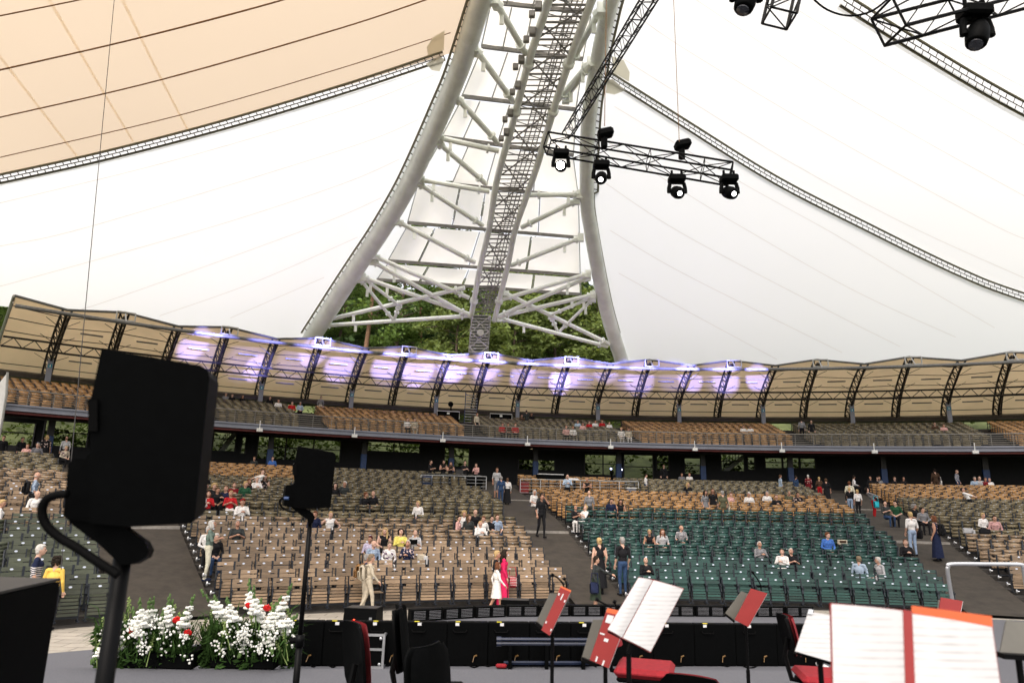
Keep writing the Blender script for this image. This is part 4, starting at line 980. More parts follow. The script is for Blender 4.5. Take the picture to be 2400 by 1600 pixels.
# ---- bodies: closed tapered forms fused into one continuous skin by a voxel remesh
def capsule(m, p, q, r1, r2, n=10):
    p, q = Vector(p), Vector(q); d = (q - p).normalized(); pts = []; rs = []
    for k in range(4): a = math.pi / 2 * k / 4; pts.append(p - d * r1 * math.cos(a)); rs.append(max(.001, r1 * math.sin(a)))
    pts.append(p); rs.append(r1); pts.append(q); rs.append(r2)
    for k in range(1, 5): a = math.pi / 2 * k / 4; pts.append(q + d * r2 * math.sin(a)); rs.append(max(.001, r2 * math.cos(a)))
    m.path(pts, rs, n)
def figure(name, seated=False, lean=0.0, arms=None, stride=0.0, yaw=0.0, nod=0.0):
    m = MB(); seg = []; hz = .52 if seated else .93
    Lm = Matrix.Rotation(lean, 3, 'X'); base = Vector((0, .02 if seated else 0, hz))
    def T(x, y, z): return base + Lm @ Vector((x, y, z - .93))
    def el(c, r, reg, Mx=None): m.ell(c, r, 16, 10, Mx or Lm); seg.append((Vector(c), Vector(c), min(r) * .9, reg))
    def cp(p, q, a, b, reg): capsule(m, p, q, a, b); seg.append((Vector(p), Vector(q), (a + b) / 2, reg))
    el(T(0, 0, .93), (.165, .118, .12), 4); el(T(0, -.005, 1.05), (.148, .105, .13), 1); el(T(0, 0, 1.22), (.165, .115, .17), 1); el(T(0, -.02, 1.29), (.155, .115, .10), 1)
    cp(T(-.145, .01, 1.395), T(.145, .01, 1.395), .058, .058, 1); cp(T(0, .015, 1.40), T(0, -.01, 1.53), .062, .05, 0)
    hc = T(0, -.022, 1.60); Hm = Lm @ Matrix.Rotation(yaw, 3, 'Z') @ Matrix.Rotation(nod, 3, 'X')
    def H(x, y, z): return hc + Hm @ Vector((x, y, z))
    m.ell(hc, (.076, .096, .116), 16, 12, Hm); m.ell(H(0, -.035, -.06), (.054, .06, .055), 12, 8, Hm); seg.append((hc, H(0, -.03, -.05), .09, 0))
    m.ell(H(0, -.10, -.012), (.013, .022, .026), 8, 6, Hm); m.ell(H(0, -.088, -.062), (.026, .014, .012), 8, 6, Hm)
    for s in (-1, 1): m.ell(H(s * .076, .006, -.008), (.010, .022, .032), 8, 6, Hm); m.ell(H(s * .03, -.082, .028), (.024, .012, .008), 8, 6, Hm)
    for i, s in enumerate((-1, 1)):
        A = (arms or {}).get(i) or (Vector((s * .235, .03, 1.12)), Vector((s * .225, -.07, .90)))
        sh = T(s * .175, .01, 1.385); e = T(*A[0]); wr = T(*A[1])
        cp(sh, e, .054, .041, 2); cp(e, wr, .042, .027, 3)
        d = (wr - e).normalized(); fwd = Vector((0, -1, 0)); sd_ = d.cross(Vector((0, 0, 1)) if abs(d.z) < .8 else fwd).normalized(); nn = d.cross(sd_)
        cp(wr, wr + d * .075, .028, .036, 0)
        for k in range(4):      # four fingers of unequal length, bent at the knuckle
            o = sd_ * (.030 - .020 * k); L = (.036, .043, .040, .031)[k]; p0 = wr + d * .085 + o; p1 = p0 + d * L + nn * .008; p2 = p1 + d * L * .6 + nn * .028
            cp(p0, p1, .011, .010, 0); cp(p1, p2, .010, .008, 0)
        p0 = wr + d * .03 + sd_ * .034; p1 = p0 + d * .035 + sd_ * .03 + nn * .01; cp(p0, p1, .013, .011, 0); cp(p1, p1 + d * .03, .011, .009, 0)
        if seated: kn = Vector((s * .11, -.42, .50)); an = Vector((s * .11, -.40, .09)); hp = Vector((s * .085, .0, .52))
        else:
            hp = Vector((s * .085, 0, .91)); kn = Vector((s * .092, -.03 + s * stride * .5, .50)); an = Vector((s * .09, .02 + s * stride + (.06 if s * stride > 0 else 0), .085 + (.05 if s * stride > .02 else 0)))
        cp(hp, kn, .086, .060, 4); cp(kn, an, .058, .036, 5); cp(an + Vector((0, .03, -.04)), an + Vector((s * .015, -.15, -.048)), .042, .034, 6)
    me = m.mesh('raw', []); ob = bpy.data.objects.new('raw', me); S.collection.objects.link(ob)
    md = ob.modifiers.new('r', 'REMESH'); md.mode = 'VOXEL'; md.voxel_size = .0125; md2 = ob.modifiers.new('s', 'SMOOTH'); md2.iterations = 2; md2.factor = .4
    dg = bpy.context.evaluated_depsgraph_get(); res = bpy.data.meshes.new_from_object(ob.evaluated_get(dg)); bpy.data.objects.remove(ob); bpy.data.meshes.remove(me)
    res.name = name; n = len(res.polygons); c = np.empty(n * 3); res.polygons.foreach_get('center', c); c = c.reshape(-1, 3); best = np.full(n, 9.0); reg = np.zeros(n, dtype=np.int32)
    for p, q, r, g in seg:
        p_, q_ = np.array(p), np.array(q); d = q_ - p_; L = d @ d; t = np.clip(((c - p_) @ d) / L, 0, 1) if L > 1e-9 else np.zeros(n); ds = np.linalg.norm(c - (p_ + t[:, None] * d), axis=1) - r
        k = ds < best; best[k] = ds[k]; reg[k] = g
    for s in (-1, 1):
        e = np.array(H(s * .031, -.088, .012)); reg[np.linalg.norm(c - e, axis=1) < .014] = 7
    e = np.array(H(0, -.098, -.062)); dd = (c - e) @ np.array(Hm); reg[(np.abs(dd[:, 0]) < .024) & (np.abs(dd[:, 2]) < .007) & (np.abs(dd[:, 1]) < .03)] = 8
    for k in range(9): res.materials.append(None)
    res.polygons.foreach_set('material_index', reg); res.polygons.foreach_set('use_smooth', [True] * n); res.update()
    wrs = [T(*((arms or {}).get(i) or (0, Vector((s * .225, -.07, .90))))[1]) for i, s in enumerate((-1, 1))]
    return dict(me=res, hc=hc, Hm=Hm, T=T, wr=wrs)
V3 = Vector
lap = {0: (V3((-.25, -.02, 1.12)), V3((-.09, -.25, 1.05))), 1: (V3((.25, -.02, 1.12)), V3((.10, -.26, 1.04)))}
read = {0: (V3((-.24, -.08, 1.13)), V3((-.06, -.27, 1.20))), 1: (V3((.24, -.08, 1.13)), V3((.07, -.27, 1.19)))}
akim = {0: (V3((-.40, .06, 1.16)), V3((-.22, -.04, .98))), 1: (V3((.40, .06, 1.16)), V3((.22, -.04, .98)))}
FIG = {'s': figure('body', True, .06, lap), 's1': figure('body', True, .04, lap, yaw=.6), 's2': figure('body', True, .05, lap, yaw=-.6), 'sr': figure('body', True, -.12, read, nod=-.35), 'sa': figure('body', True, .02, akim), 'sl': figure('body', True, -.35, read, nod=-.2),
       'w': figure('body'), 'ww': figure('body', stride=.17, arms={0: (V3((-.23, -.08, 1.13)), V3((-.21, -.24, .96))), 1: (V3((.23, .12, 1.13)), V3((.22, .06, .90)))}), 'wh': figure('body', arms=read, nod=-.3), 'wl': figure('body', lean=-.5, arms={0: (V3((-.23, -.16, 1.2)), V3((-.2, -.3, 1.05))), 1: (V3((.23, -.16, 1.2)), V3((.2, -.3, 1.02)))}),
       'wf': figure('body', stride=-.12, nod=-.25, arms={1: (V3((.28, -.16, 1.30)), V3((.10, -.16, 1.52)))}), 'wp': figure('body', yaw=.3, arms={1: (V3((.30, -.22, 1.22)), V3((.32, -.48, 1.14)))})}
FIG['b'] = FIG['w']; FIG['p'] = FIG['wh']; FIG['B'] = FIG['s']; FIG['BW'] = FIG['w']
def hair_mesh(kind):
    m = MB(); rh = random.Random(len(kind))
    if kind in ('short', 'bob', 'long', 'bun', 'curly'):
        m.ell((0, .020, .026), (.087, .090, .104), 14, 10); m.ell((0, -.035, .082), (.066, .055, .040), 10, 6)
    if kind == 'short': m.ell((0, .045, -.03), (.080, .055, .07), 12, 8)
    if kind in ('bob', 'long'):
        m.ell((0, .045, -.05), (.098, .066, .10), 12, 8)
        for s in (-1, 1): m.ell((s * .080, -.008, -.045), (.026, .045, .085), 8, 8)
    if kind == 'long':
        capsule(m, (0, .075, -.05), (0, .10, -.27), .085, .06)
        for s in (-1, 1): capsule(m, (s * .088, .0, -.06), (s * .095, -.03, -.26), .034, .02, 8)
    if kind == 'bun': m.ell((0, .115, .05), (.045, .04, .045)); m.ell((0, .045, -.03), (.078, .055, .06))
    if kind == 'curly':
        for k in range(46):
            a = rh.uniform(0, 6.28); z = rh.uniform(-.10, .12); r = .10 * math.sqrt(max(.05, 1 - (z / .14)**2)); y = math.sin(a) * r
            if y < -.05 and z < .06: continue
            m.ell((math.cos(a) * r, y + .02, z), .032, 6, 5)
    if kind in ('fringe', 'bald'): m.ell((0, .034, -.022), (.081, .068, .045 if kind == 'fringe' else .030), 12, 8)
    if kind == 'cap':
        m.ell((0, .005, .055), (.086, .102, .075), 14, 8); m.slab([V3((-.07, -.07, .05)), V3((.07, -.07, .05)), V3((.05, -.17, .03)), V3((-.05, -.17, .03))], (0, 0, 1), .012); m.ell((0, .045, -.03), (.080, .05, .05), 10, 6)
    me = m.mesh('hair', [None], smooth=True); v = np.empty(len(me.vertices) * 3); me.vertices.foreach_get('co', v); v += np.random.default_rng(3).normal(0, .003, v.shape); me.vertices.foreach_set('co', v); return me
HM = {k: hair_mesh(k) for k in ('short', 'bob', 'long', 'bun', 'curly', 'fringe', 'bald', 'cap')}
def skirt_mesh(hem):
    m = MB(); n = 22; rows = []
    for j in range(9):
        t = j / 8; z = lerp(1.04, hem, t); k = lerp(1.0, 1.35 + (1 - hem) * .25, t); rows.append([V3((.165 * k * math.cos(a) * (1 + .05 * t * math.cos(a * 9)), .125 * k * math.sin(a) * (1 + .05 * t * math.cos(a * 9)), z)) for a in [2 * math.pi * i / n for i in range(n + 1)]])
    m.grid(rows); return m.mesh('skirt', [None], smooth=True)
SKM = {}
CM = {}
def cloth(code):
    if code in CM: return CM[code]
    c, _, pat = code.partition(':'); col = COL[c]; m = mat('cloth ' + code.replace(':', ' '), col, .85, var=.22, scale=9, spec=.2, island=0)
    if pat in ('c', 's', 'f'):
        nt = m.node_tree; b = nt.nodes['Principled BSDF']; tc = nt.nodes.new('ShaderNodeTexCoord'); mx = nt.nodes.new('ShaderNodeMix'); mx.data_type = 'RGBA'
        mx.inputs[6].default_value = (*col, 1); dark = sum(col) < .6
        mx.inputs[7].default_value = (.65, .62, .6, 1) if dark else (col[0] * .35, col[1] * .35, col[2] * .45, 1)
        if pat == 'f':
            mx.inputs[7].default_value = (.55, .42, .38, 1) if dark else (.10, .04, .10, 1)
            tx = nt.nodes.new('ShaderNodeTexNoise'); tx.inputs['Scale'].default_value = 13; mr = nt.nodes.new('ShaderNodeMapRange'); mr.inputs[1].default_value = .56; mr.inputs[2].default_value = .60; nt.links.new(tc.outputs['Object'], tx.inputs['Vector']); nt.links.new(tx.outputs['Fac'], mr.inputs[0]); nt.links.new(mr.outputs[0], mx.inputs[0])
        elif pat == 's':
            sp = nt.nodes.new('ShaderNodeSeparateXYZ'); nt.links.new(tc.outputs['Object'], sp.inputs[0]); mu = nt.nodes.new('ShaderNodeMath'); mu.operation = 'MULTIPLY'; mu.inputs[1].default_value = 24; nt.links.new(sp.outputs[2], mu.inputs[0]); fr = nt.nodes.new('ShaderNodeMath'); fr.operation = 'FRACT'; nt.links.new(mu.outputs[0], fr.inputs[0]); gt = nt.nodes.new('ShaderNodeMath'); gt.operation = 'GREATER_THAN'; gt.inputs[1].default_value = .5; nt.links.new(fr.outputs[0], gt.inputs[0])
            lt = nt.nodes.new('ShaderNodeMath'); lt.operation = 'LESS_THAN'; lt.inputs[1].default_value = 1.26; nt.links.new(sp.outputs[2], lt.inputs[0]); ml = nt.nodes.new('ShaderNodeMath'); ml.operation = 'MULTIPLY'; nt.links.new(gt.outputs[0], ml.inputs[0]); nt.links.new(lt.outputs[0], ml.inputs[1]); nt.links.new(ml.outputs[0], mx.inputs[0])
        else:
            tx = nt.nodes.new('ShaderNodeTexBrick'); tx.offset = 0; tx.inputs['Scale'].default_value = 1; tx.inputs['Brick Width'].default_value = .05; tx.inputs['Row Height'].default_value = .05; tx.inputs['Mortar Size'].default_value = .006; mp = nt.nodes.new('ShaderNodeMapping'); mp.inputs['Rotation'].default_value = (math.pi / 2, 0, 0); nt.links.new(tc.outputs['Object'], mp.inputs[0]); nt.links.new(mp.outputs[0], tx.inputs['Vector']); nt.links.new(tx.outputs['Fac'], mx.inputs[0])
        nt.links.new(mx.outputs[2], b.inputs['Base Color'])
    CM[code] = m; return m
SKIN = [mat('skin fair', (.52, .30, .215), .5, var=.08), mat('skin pale', (.58, .36, .27), .5, var=.08), mat('skin tan', (.42, .225, .15), .5, var=.08)]
EYE = mat('eye', (.03, .02, .018), .3); LIP = mat('lip', (.33, .10, .09), .45)
WHO = {}
for p_ in PEOPLE:
    if 'bag' in p_[8]:
        w_ = p_[7]
        for cut in (' standing', ' walking', ' with ', ' reading', ' carrying', ' pointing', ' seen', ' bending', ' beside', ' half', ' and ', ' in '):
            w_ = w_.split(cut)[0] if len(w_.split(cut)[0].split()) > 1 else w_
        WHO[p_[7]] = {'older woman in a long white cardigan': w_, 'blonde woman in a white tee and pale jeans': w_}.get(w_, w_)
pr_ = random.Random(21); CROWD = []
def bag(kind, P, rz, sc, who):
    Mx = Matrix.Rotation(rz, 3, 'Z'); back = P + Mx @ V3((0, .20, 1.18)) * sc; side = P + Mx @ V3((.27, -.02, .80)) * sc; hand = P + Mx @ V3((-.225, -.09, .80)) * sc
    COL.setdefault('tn', (.28, .15, .06))
    def mk(nm, lab, cat, loc): return thing(nm, lab, cat, loc, rz)
    if kind in ('backpack', 'whitepack', 'tanpack'):
        c = {'backpack': ('K', 'black'), 'whitepack': ('BE', 'off white'), 'tanpack': ('tn', 'tan')}[kind]; t = mk('backpack', f'{c[1]} backpack worn by the {who}', 'backpack', back); m = MB(); m.bbox((0, .02, 0), (.30 * sc, .18 * sc, .46 * sc), .06); m.bbox((0, .12, -.06), (.22 * sc, .08 * sc, .24 * sc), .03); pb_ = m.build('pack_body', cloth(c[0]), t, local=True, smooth=True); m = MB()
        for s in (-1, 1): m.path([V3((s * .09, -.06, .20)), V3((s * .11, -.17, .24)), V3((s * .13, -.30, .12)), V3((s * .13, -.20, -.12)), V3((s * .11, -.06, -.18))], .014, 5)
        m.build('strap', cloth(c[0]), t, local=True, sub=pb_)
    elif kind in ('tote', 'palebag', 'whitebag', 'tealbag', 'tartan', 'darkbag'):
        c = {'tote': ('K', 'black tote bag'), 'palebag': ('BE', 'pale shoulder bag'), 'whitebag': ('W', 'white carrier bag'), 'tealbag': ('tl', 'turquoise carrier bag'), 'tartan': ('rt', 'red tartan bag'), 'darkbag': ('N', 'dark handbag')}[kind]
        COL.setdefault('tl', (.03, .40, .48)); COL.setdefault('rt', (.34, .02, .03)); k = ':c' if kind == 'tartan' else ''
        loc = P + Mx @ V3((-.30 if kind != 'tartan' else .1, -.02 if kind != 'tartan' else -.30, .80 if kind != 'tote' else .88)) * sc
        t = mk('shoulder_bag', f'{c[1]} carried by the {who}', 'bag', loc); m = MB(); w2 = .40 if kind == 'tote' else .30; m.bbox((0, 0, -.05), (.14, w2, .36), .05); pb_ = m.build('bag_body', cloth(c[0] + k), t, local=True, smooth=True); m = MB(); m.path([V3((0, -.12, .12)), V3((.03, -.09, .40)), V3((.03, .09, .40)), V3((0, .12, .12))], .014, 5); m.build('handle', cloth(c[0]), t, local=True, sub=pb_)
    elif kind == 'cane':
        p = P + Mx @ V3((-.22, -.34, .80)) * sc; m = MB(); m.path([p + V3((0, 0, .05)), p, V3((p.x + .05, p.y, P.z + .01))], .013, 6); tag(m.build('walking_cane', M['blackmetal']), f'thin walking cane held by the {who}', 'cane')
    elif kind == 'book':
        t = mk('booklet', f'open booklet held by the {who}', 'booklet', P + Mx @ V3((0, -.36, .80)) * sc); m = MB(); m.slab([V3((-.15, -.02, .0)), V3((0, 0, -.02)), V3((0, .02, .16)), V3((-.15, 0, .18))], (0, 1, 0), .01); m.slab([V3((0, 0, -.02)), V3((.15, -.02, .0)), V3((.15, 0, .18)), V3((0, .02, .16))], (0, 1, 0), .01); m.build('cover', M['black'], t, local=True); m = MB(); m.slab([V3((-.14, .012, .01)), V3((.14, .012, .01)), V3((.14, .03, .17)), V3((-.14, .03, .17))], (0, 1, 0), .006); m.build('page', M['paper'], t, local=True)
for kind, X, Y, face, hair, top, bot, lab, op in PEOPLE:
    hs, hcn = hair.split('.'); seated = kind[0] == 's' or kind == 'B'; up_on = kind in ('B', 'BW'); sc = float(op.get('sc', pr_.uniform(.96, 1.04)))
    if up_on:
        hgt = 1.27 if seated else 1.70; q = onfloor(X, Y, hgt, zdeck, 20); Rr, a = topol(q.x, q.y); Rr = min(max(Rr, 59.0), 69.0)
        if seated: Rr = 59.85 + .85 * round((Rr - 59.85) / .85)
        c_ = oncyl(X, Y, Rr); a = topol(c_.x, c_.y)[1]
        P = pol(Rr, a, zdeck(Rr))
    elif seated:
        q = onfloor(X, Y, 1.27); Rr, a = topol(q.x, q.y)
        Rr = min(Rr, 57.8); Rr = ROW0 + RP * round((Rr - ROW0) / RP); c_ = oncyl(X, Y, Rr); a = topol(c_.x, c_.y)[1]
        P = pol(Rr, a, zfl(Rr))
    elif 'Yf' in op:
        Yf = float(op['Yf']); P = onfloor(X, Yf, .09 if Yf < 1400 else 0); P.z = max(P.z, 0); X0, Y0, _ = proj(P); X1, Y1, _ = proj(P + V3((0, 0, 1.71))); sc = min(1.22, max(.85, (Yf - Y) / (Y0 - Y1)))
    else:
        q = onfloor(X, Y, 1.70 * sc); Rr, a = topol(q.x, q.y); Rr = min(Rr, 58.6 if kind != 'p' else 55.5); c_ = oncyl(X, Y, Rr); a = topol(c_.x, c_.y)[1]; P = pol(Rr, a, zfl(Rr))
    if kind == 'b': P = pol(60.0, topol(*onfloor(X, 1100).xy)[1], 4.75); P = oncyl(X, Y, 59.0); P.z = P.z - 1.68
    if kind == 'sl' or kind == 'wl': sc *= 1.0
    Rr, a = topol(P.x, P.y); rz = -a + R_(face) + pr_.uniform(-.08, .08)
    fk = kind
    if kind == 's': fk = pr_.choice(('s', 's', 's1', 's2'))
    F = FIG[fk]; t = thing('person', lab, 'person', P, rz); t.scale = (sc * pr_.uniform(.97, 1.06), sc * pr_.uniform(.97, 1.06), sc)
    o = bpy.data.objects.new('body', F['me']); S.collection.objects.link(o); o.parent = t
    sk = pr_.choice(SKIN); sl = op.get('sl', 'l'); tp, bt = cloth(top), cloth(bot if bot != 'W:f' else 'W'); bare = 'skirt' in op and float(op['skirt'].split(':')[0]) > .3
    ms = [sk, tp, sk if sl == 'n' else tp, tp if sl == 'l' else sk, bt if not bare else sk, sk if ('shorts' in op or bare) else bt, cloth('K') if bot != 'CR' else cloth('N'), EYE, LIP]
    for k, mm in enumerate(ms): o.material_slots[k].link = 'OBJECT'; o.material_slots[k].material = mm
    h = bpy.data.objects.new('hair' if hs != 'cap' else 'cap', HM[hs]); S.collection.objects.link(h); h.parent = t; h.matrix_local = Matrix.Translation(F['hc']) @ F['Hm'].to_4x4()
    h.material_slots[0].link = 'OBJECT'; h.material_slots[0].material = cloth(hcn) if hcn in COL else M['red']
    if 'skirt' in op:
        hem, _, sc_ = op['skirt'].partition(':'); hem = float(hem)
        if hem not in SKM: SKM[hem] = skirt_mesh(hem)
        k = bpy.data.objects.new('skirt', SKM[hem]); S.collection.objects.link(k); k.parent = t; k.material_slots[0].link = 'OBJECT'; k.material_slots[0].material = cloth(sc_ or bot)
    if 'mask' in op:
        m = MB(); m.ell(F['hc'] + V3((0, -.085, -.05)), (.05, .04, .045)); m.build('face_mask', cloth('LB'), t, local=True, smooth=True)
    if 'bag' in op: bag(op['bag'], P, rz, sc, WHO.get(lab, lab))
# people are seated before the seats are laid out, so that a taken seat is folded down
taken = []                                    # (x, y) of seated people in the stalls
for kind, X, Y, *_ in PEOPLE:
    if kind[0] == 's':
        q = onfloor(X, Y, 1.27); R, a = topol(q.x, q.y)
        Rs = ROW0 + RP * round((min(R, 57.8) - ROW0) / RP); c_ = oncyl(X, Y, Rs); taken.append((Rs, topol(c_.x, c_.y)[1]))
def is_taken(Rr, a): return any(abs(t[0] - Rr) < .2 and abs(t[1] - a) * Rr < .3 for t in taken)
vis = []
for s in seats:
    P = pol(s[0], s[1], zfl(s[0]) + .6); X, Y, dpt = proj(P)
    if dpt > 2 and -40 < X < 2440 and Y < 1580: vis.append((dpt, s))
def hidden(s):
    X, Y, _ = proj(pol(s[0], s[1], zfl(s[0]) + .6)); return X < 0 or X > 2400 or (200 < X < 460 and Y < 1215) or (X < 130 and Y > 1385) or (1945 < X < 2320 and Y > 1435)
vis.sort(key=lambda t: (hidden(t[1]), t[0]))
near = [s for _, s in vis[:300]]; far = [s for _, s in vis[300:]]
meshes = {}
def seat_mesh(col, op):
    if (col, op) not in meshes:
        b, p, f, pl = seat_parts(False, op); meshes[(col, op)] = (('backrest', b.mesh('backrest', M[col])), ('seat_pan', p.mesh('seat_pan', M[col])), ('frame', f.mesh('frame', M['frame'])), ('number_plate', pl.mesh('number_plate', M['disc'])))
    return meshes[(col, op)]
def ordn(n):
    w_ = ['', 'first', 'second', 'third', 'fourth', 'fifth', 'sixth', 'seventh', 'eighth', 'ninth', 'tenth', 'eleventh', 'twelfth']
    if n < 13: return w_[n]
    return f"{n}{'th' if 10 < n % 100 < 14 else {1: 'st', 2: 'nd', 3: 'rd'}.get(n % 10, 'th')}"
BD = {'A': 'left edge block', 'B': 'left middle block', 'C': 'right middle block', 'D': 'right edge block', 'E': 'block beyond the far right ramp'}
CD = {'brown': 'brown', 'orange': 'tan', 'olive': 'tan olive', 'moss': 'olive green', 'teal': 'dark green'}
for Rr, a, col, bk, r, idx, n in near:
    op = is_taken(Rr, a) or (r * 31 + idx * 17) % 23 == 0 or (bk == 'B' and r == 0 and idx == n - 11)
    e = f'{ordn(n + 1 - idx)} from its right end' if bk == 'A' else f'{ordn(idx)} from its left end'
    t = thing('slatted_seat', f'{CD[col]} slatted seat, {ordn(r + 1)} row, {BD[bk]}, {e}', 'seat', pol(Rr, a, zfl(Rr)), -a, 'slatted folding seats of the lower stalls')
    bk_ = None
    for nm, me in seat_mesh(col, op):
        o = bpy.data.objects.new(nm, me); S.collection.objects.link(o); o.parent = t if nm != 'number_plate' else bk_
        if nm == 'backrest': bk_ = o
# all the seats farther away: one mass
def arrays(parts, col):
    V = []; F = []; Mi = []; o = 0
    for k, m in enumerate(parts):
        V += m.v; mi = {0: col, 1: col, 2: 5, 3: 6}[k]
        for f in m.f: F.append([i + o for i in f]); Mi.append(mi)
        o = len(V)
    return np.array(V), F, Mi
cols = ['brown', 'orange', 'olive', 'teal', 'moss']; vv = []; loops = []; starts = []; tot = []; mi = []; base = 0; lo_ = 0
LP = {(c, op): arrays(seat_parts(True, op), cols.index(c)) for c in cols for op in (False, True)}
rj = random.Random(3)
for Rr, a, col, zz in [(s[0], s[1], s[2], zfl(s[0])) for s in far if not is_taken(s[0], s[1])] + [(s[0], s[1], s[2], zdeck(s[0])) for s in bseats]:
    V, F, Mi = LP[(col, rj.random() < .045)]; a2 = a; c, s_ = math.cos(-a2), math.sin(-a2); p = pol(Rr, a, zz)
    W = np.empty_like(V); W[:, 0] = V[:, 0] * c - V[:, 1] * s_ + p.x; W[:, 1] = V[:, 0] * s_ + V[:, 1] * c + p.y; W[:, 2] = V[:, 2] + p.z + rj.uniform(-.015, .015); vv.append(W)
    for f, k in zip(F, Mi):
        starts.append(lo_); tot.append(len(f)); loops += [i + base for i in f]; lo_ += len(f); mi.append(k)
    base += len(V)
vv = np.concatenate(vv); me = bpy.data.meshes.new('distant_seats'); me.vertices.add(len(vv)); me.vertices.foreach_set('co', vv.ravel()); me.loops.add(len(loops)); me.loops.foreach_set('vertex_index', np.array(loops, dtype=np.int32))
me.polygons.add(len(starts)); me.polygons.foreach_set('loop_start', np.array(starts, dtype=np.int32)); me.polygons.foreach_set('loop_total', np.array(tot, dtype=np.int32))
for c in cols: me.materials.append(M[c])
me.materials.append(M['frame']); me.materials.append(M['discdim']); me.polygons.foreach_set('material_index', np.array(mi, dtype=np.int32)); me.update()
o = bpy.data.objects.new('distant_seats', me); S.collection.objects.link(o); tag(o, 'rows of green and tan slatted seats receding up the stalls and balcony', 'seats', kind='stuff')

# small white lamps at the row ends along the ramps
for bk, a_, lab in (('B', BLK[1][1], 'left ramp'), ('C', BLK[2][1], 'middle ramp'), ('D', BLK[3][1], 'right ramp')):
    for r in range(12):
        Rr = ROW0 + RP * r; p = pol(Rr - .1, a_ - .14 / Rr, zfl(Rr) + .30); m = MB(); m.ell((0, 0, 0), (.035, .05, .07), 8, 6); m.tube((.03, 0, 0), (.09, 0, 0), .015, 5)
        o = m.build('aisle_lamp', M['alu']); o.location = p; o.rotation_euler = (0, 0, -a_); tag(o, f'small white lamp at the {lab} end of the {ordn(r + 1)} row', 'lamp', 'aisle lamps at the row ends')
# ================================================================== LIGHTING TRUSSES AND MOVING HEADS
def truss(name, lab, P, Q, s, step, upv=(0, 0, 1), r=.026, tri=False):
    P, Q = Vector(P), Vector(Q); d = (Q - P).normalized(); x = d.cross(Vector(upv)).normalized(); z = x.cross(d); L = (Q - P).length
    t = thing(name, lab, 'truss', P); C_ = [x * s / 2 + z * s / 2, -x * s / 2 + z * s / 2, -x * s / 2 - z * s / 2, x * s / 2 - z * s / 2]
    for c in C_: m = MB(); m.tube(P + c, Q + c, r, 6); m.build('chord', M['blackmetal'], t)
    m = MB(); n = max(2, int(L / step))
    for k in range(n):
        a, b = P + d * (L * k / n), P + d * (L * (k + 1) / n)
        for i in range(4):
            u, v = C_[i], C_[(i + 1) % 4]; m.tube(a + u, b + v, r * .45, 4, cap=False) if (k + i) % 2 else m.tube(a + v, b + u, r * .45, 4, cap=False)
        if k % 2 == 0:
            for i in range(4): m.tube(a + C_[i], a + C_[(i + 1) % 4], r * .5, 4)
    for e in (P, Q):
        for i in range(4): m.tube(e + C_[i], e + C_[(i + 1) % 4], r * .7, 5)
    m.build('bracing', M['blackmetal'], t); return t
def moving_head(lab, P, aim, sc=1.0, upside=False, lens='glass', grp='moving head lights on the trusses'):
    t = thing('moving_head_light', lab, 'stage light', P, 0, grp); s = -1 if upside else 1; t.scale = (sc, sc, sc)
    m = MB(); m.bbox((0, 0, -.10 * s), (.40, .32, .17), .035); m.tube((-.12, 0, 0), (-.12, 0, .12 * s), .03, 6); m.tube((.12, 0, 0), (.12, 0, .12 * s), .03, 6); m.build('base', M['black'], t, local=True)
    m = MB()
    for k in (-1, 1): m.path([Vector((k * .08, 0, -.18 * s)), Vector((k * .17, 0, -.22 * s)), Vector((k * .195, 0, -.34 * s)), Vector((k * .19, 0, -.46 * s))], [.045, .05, .05, .06], 8)
    m.build('yoke', M['black'], t, local=True)
    A = Vector(aim).normalized(); x = Vector((1, 0, 0)); z = A; x = (x - z * x.dot(z)).normalized(); y = z.cross(x); R3 = Matrix((x, y, z)).transposed(); c = Vector((0, 0, -.45 * s))
    m = MB(); m.lathe(c, [(.03, -.23), (.11, -.21), (.145, -.10), (.155, .05), (.14, .17), (.12, .20)], 16, R3); hd_ = m.build('head', M['black'], t, local=True, smooth=True)
    m = MB(); m.lathe(c, [(.095, .201), (.09, .215), (.04, .23)] if lens != 'lampdim' else [(.06, .201), (.055, .215), (.03, .225)], 16, R3); m.build('lens', M[lens], t, local=True, sub=hd_)
    return t
TP, TQ = at(1283, 336, 17.5), at(1712, 408, 16.2)
truss('lighting_truss', 'black box truss hanging level beside the right mast leg with four heads below', TP, TQ, .40, .62)
truss('lighting_truss', 'long black truss slanting up from the hanging truss to the top edge', at(1332, 312, 19.5), at(1545, -40, 12.5), .24, .30, (0, 1, 0), .018)
down = (-.15, -.75, -.6)
moving_head('brightly lit moving head at the left end of the hanging truss', at(1315, 352, 17.2), (-.12, -1, -.38), .95, lens='lamp')
moving_head('moving head with a pale lens, second under the hanging truss', at(1409, 378, 16.8), down, .95, lens='lampdim')
moving_head('moving head, third from the left under the hanging truss', at(1586, 411, 16.4), (.1, -.8, -.5), .95, lens='lampdim')
moving_head('moving head at the right end of the hanging truss', at(1708, 411, 16.1), (.25, -.8, -.5), .95, lens='lampdim')
for lab, X, Y in (('short black light standing on top of the truss near the mast leg', 1416, 345), ('short black light standing on top of the truss at its middle', 1598, 372)):
    P = at(X, Y, 16.7); t = thing('truss_top_light', lab, 'stage light', P); m = MB(); m.tube((0, 0, 0), (0, 0, .26), .08, 8); m.build('yoke', M['black'], t, local=True); m = MB(); m.bbox((.03, 0, .36), (.38, .30, .20), .05, Matrix.Rotation(-.25, 3, 'Y')); m.build('lamp_body', M['black'], t, local=True)
truss('lighting_truss', 'black truss cutting the top right corner with one head below it', at(2082, 52, 8.0), at(2520, -60, 8.6), .36, .5, (0, 0, 1), .022)
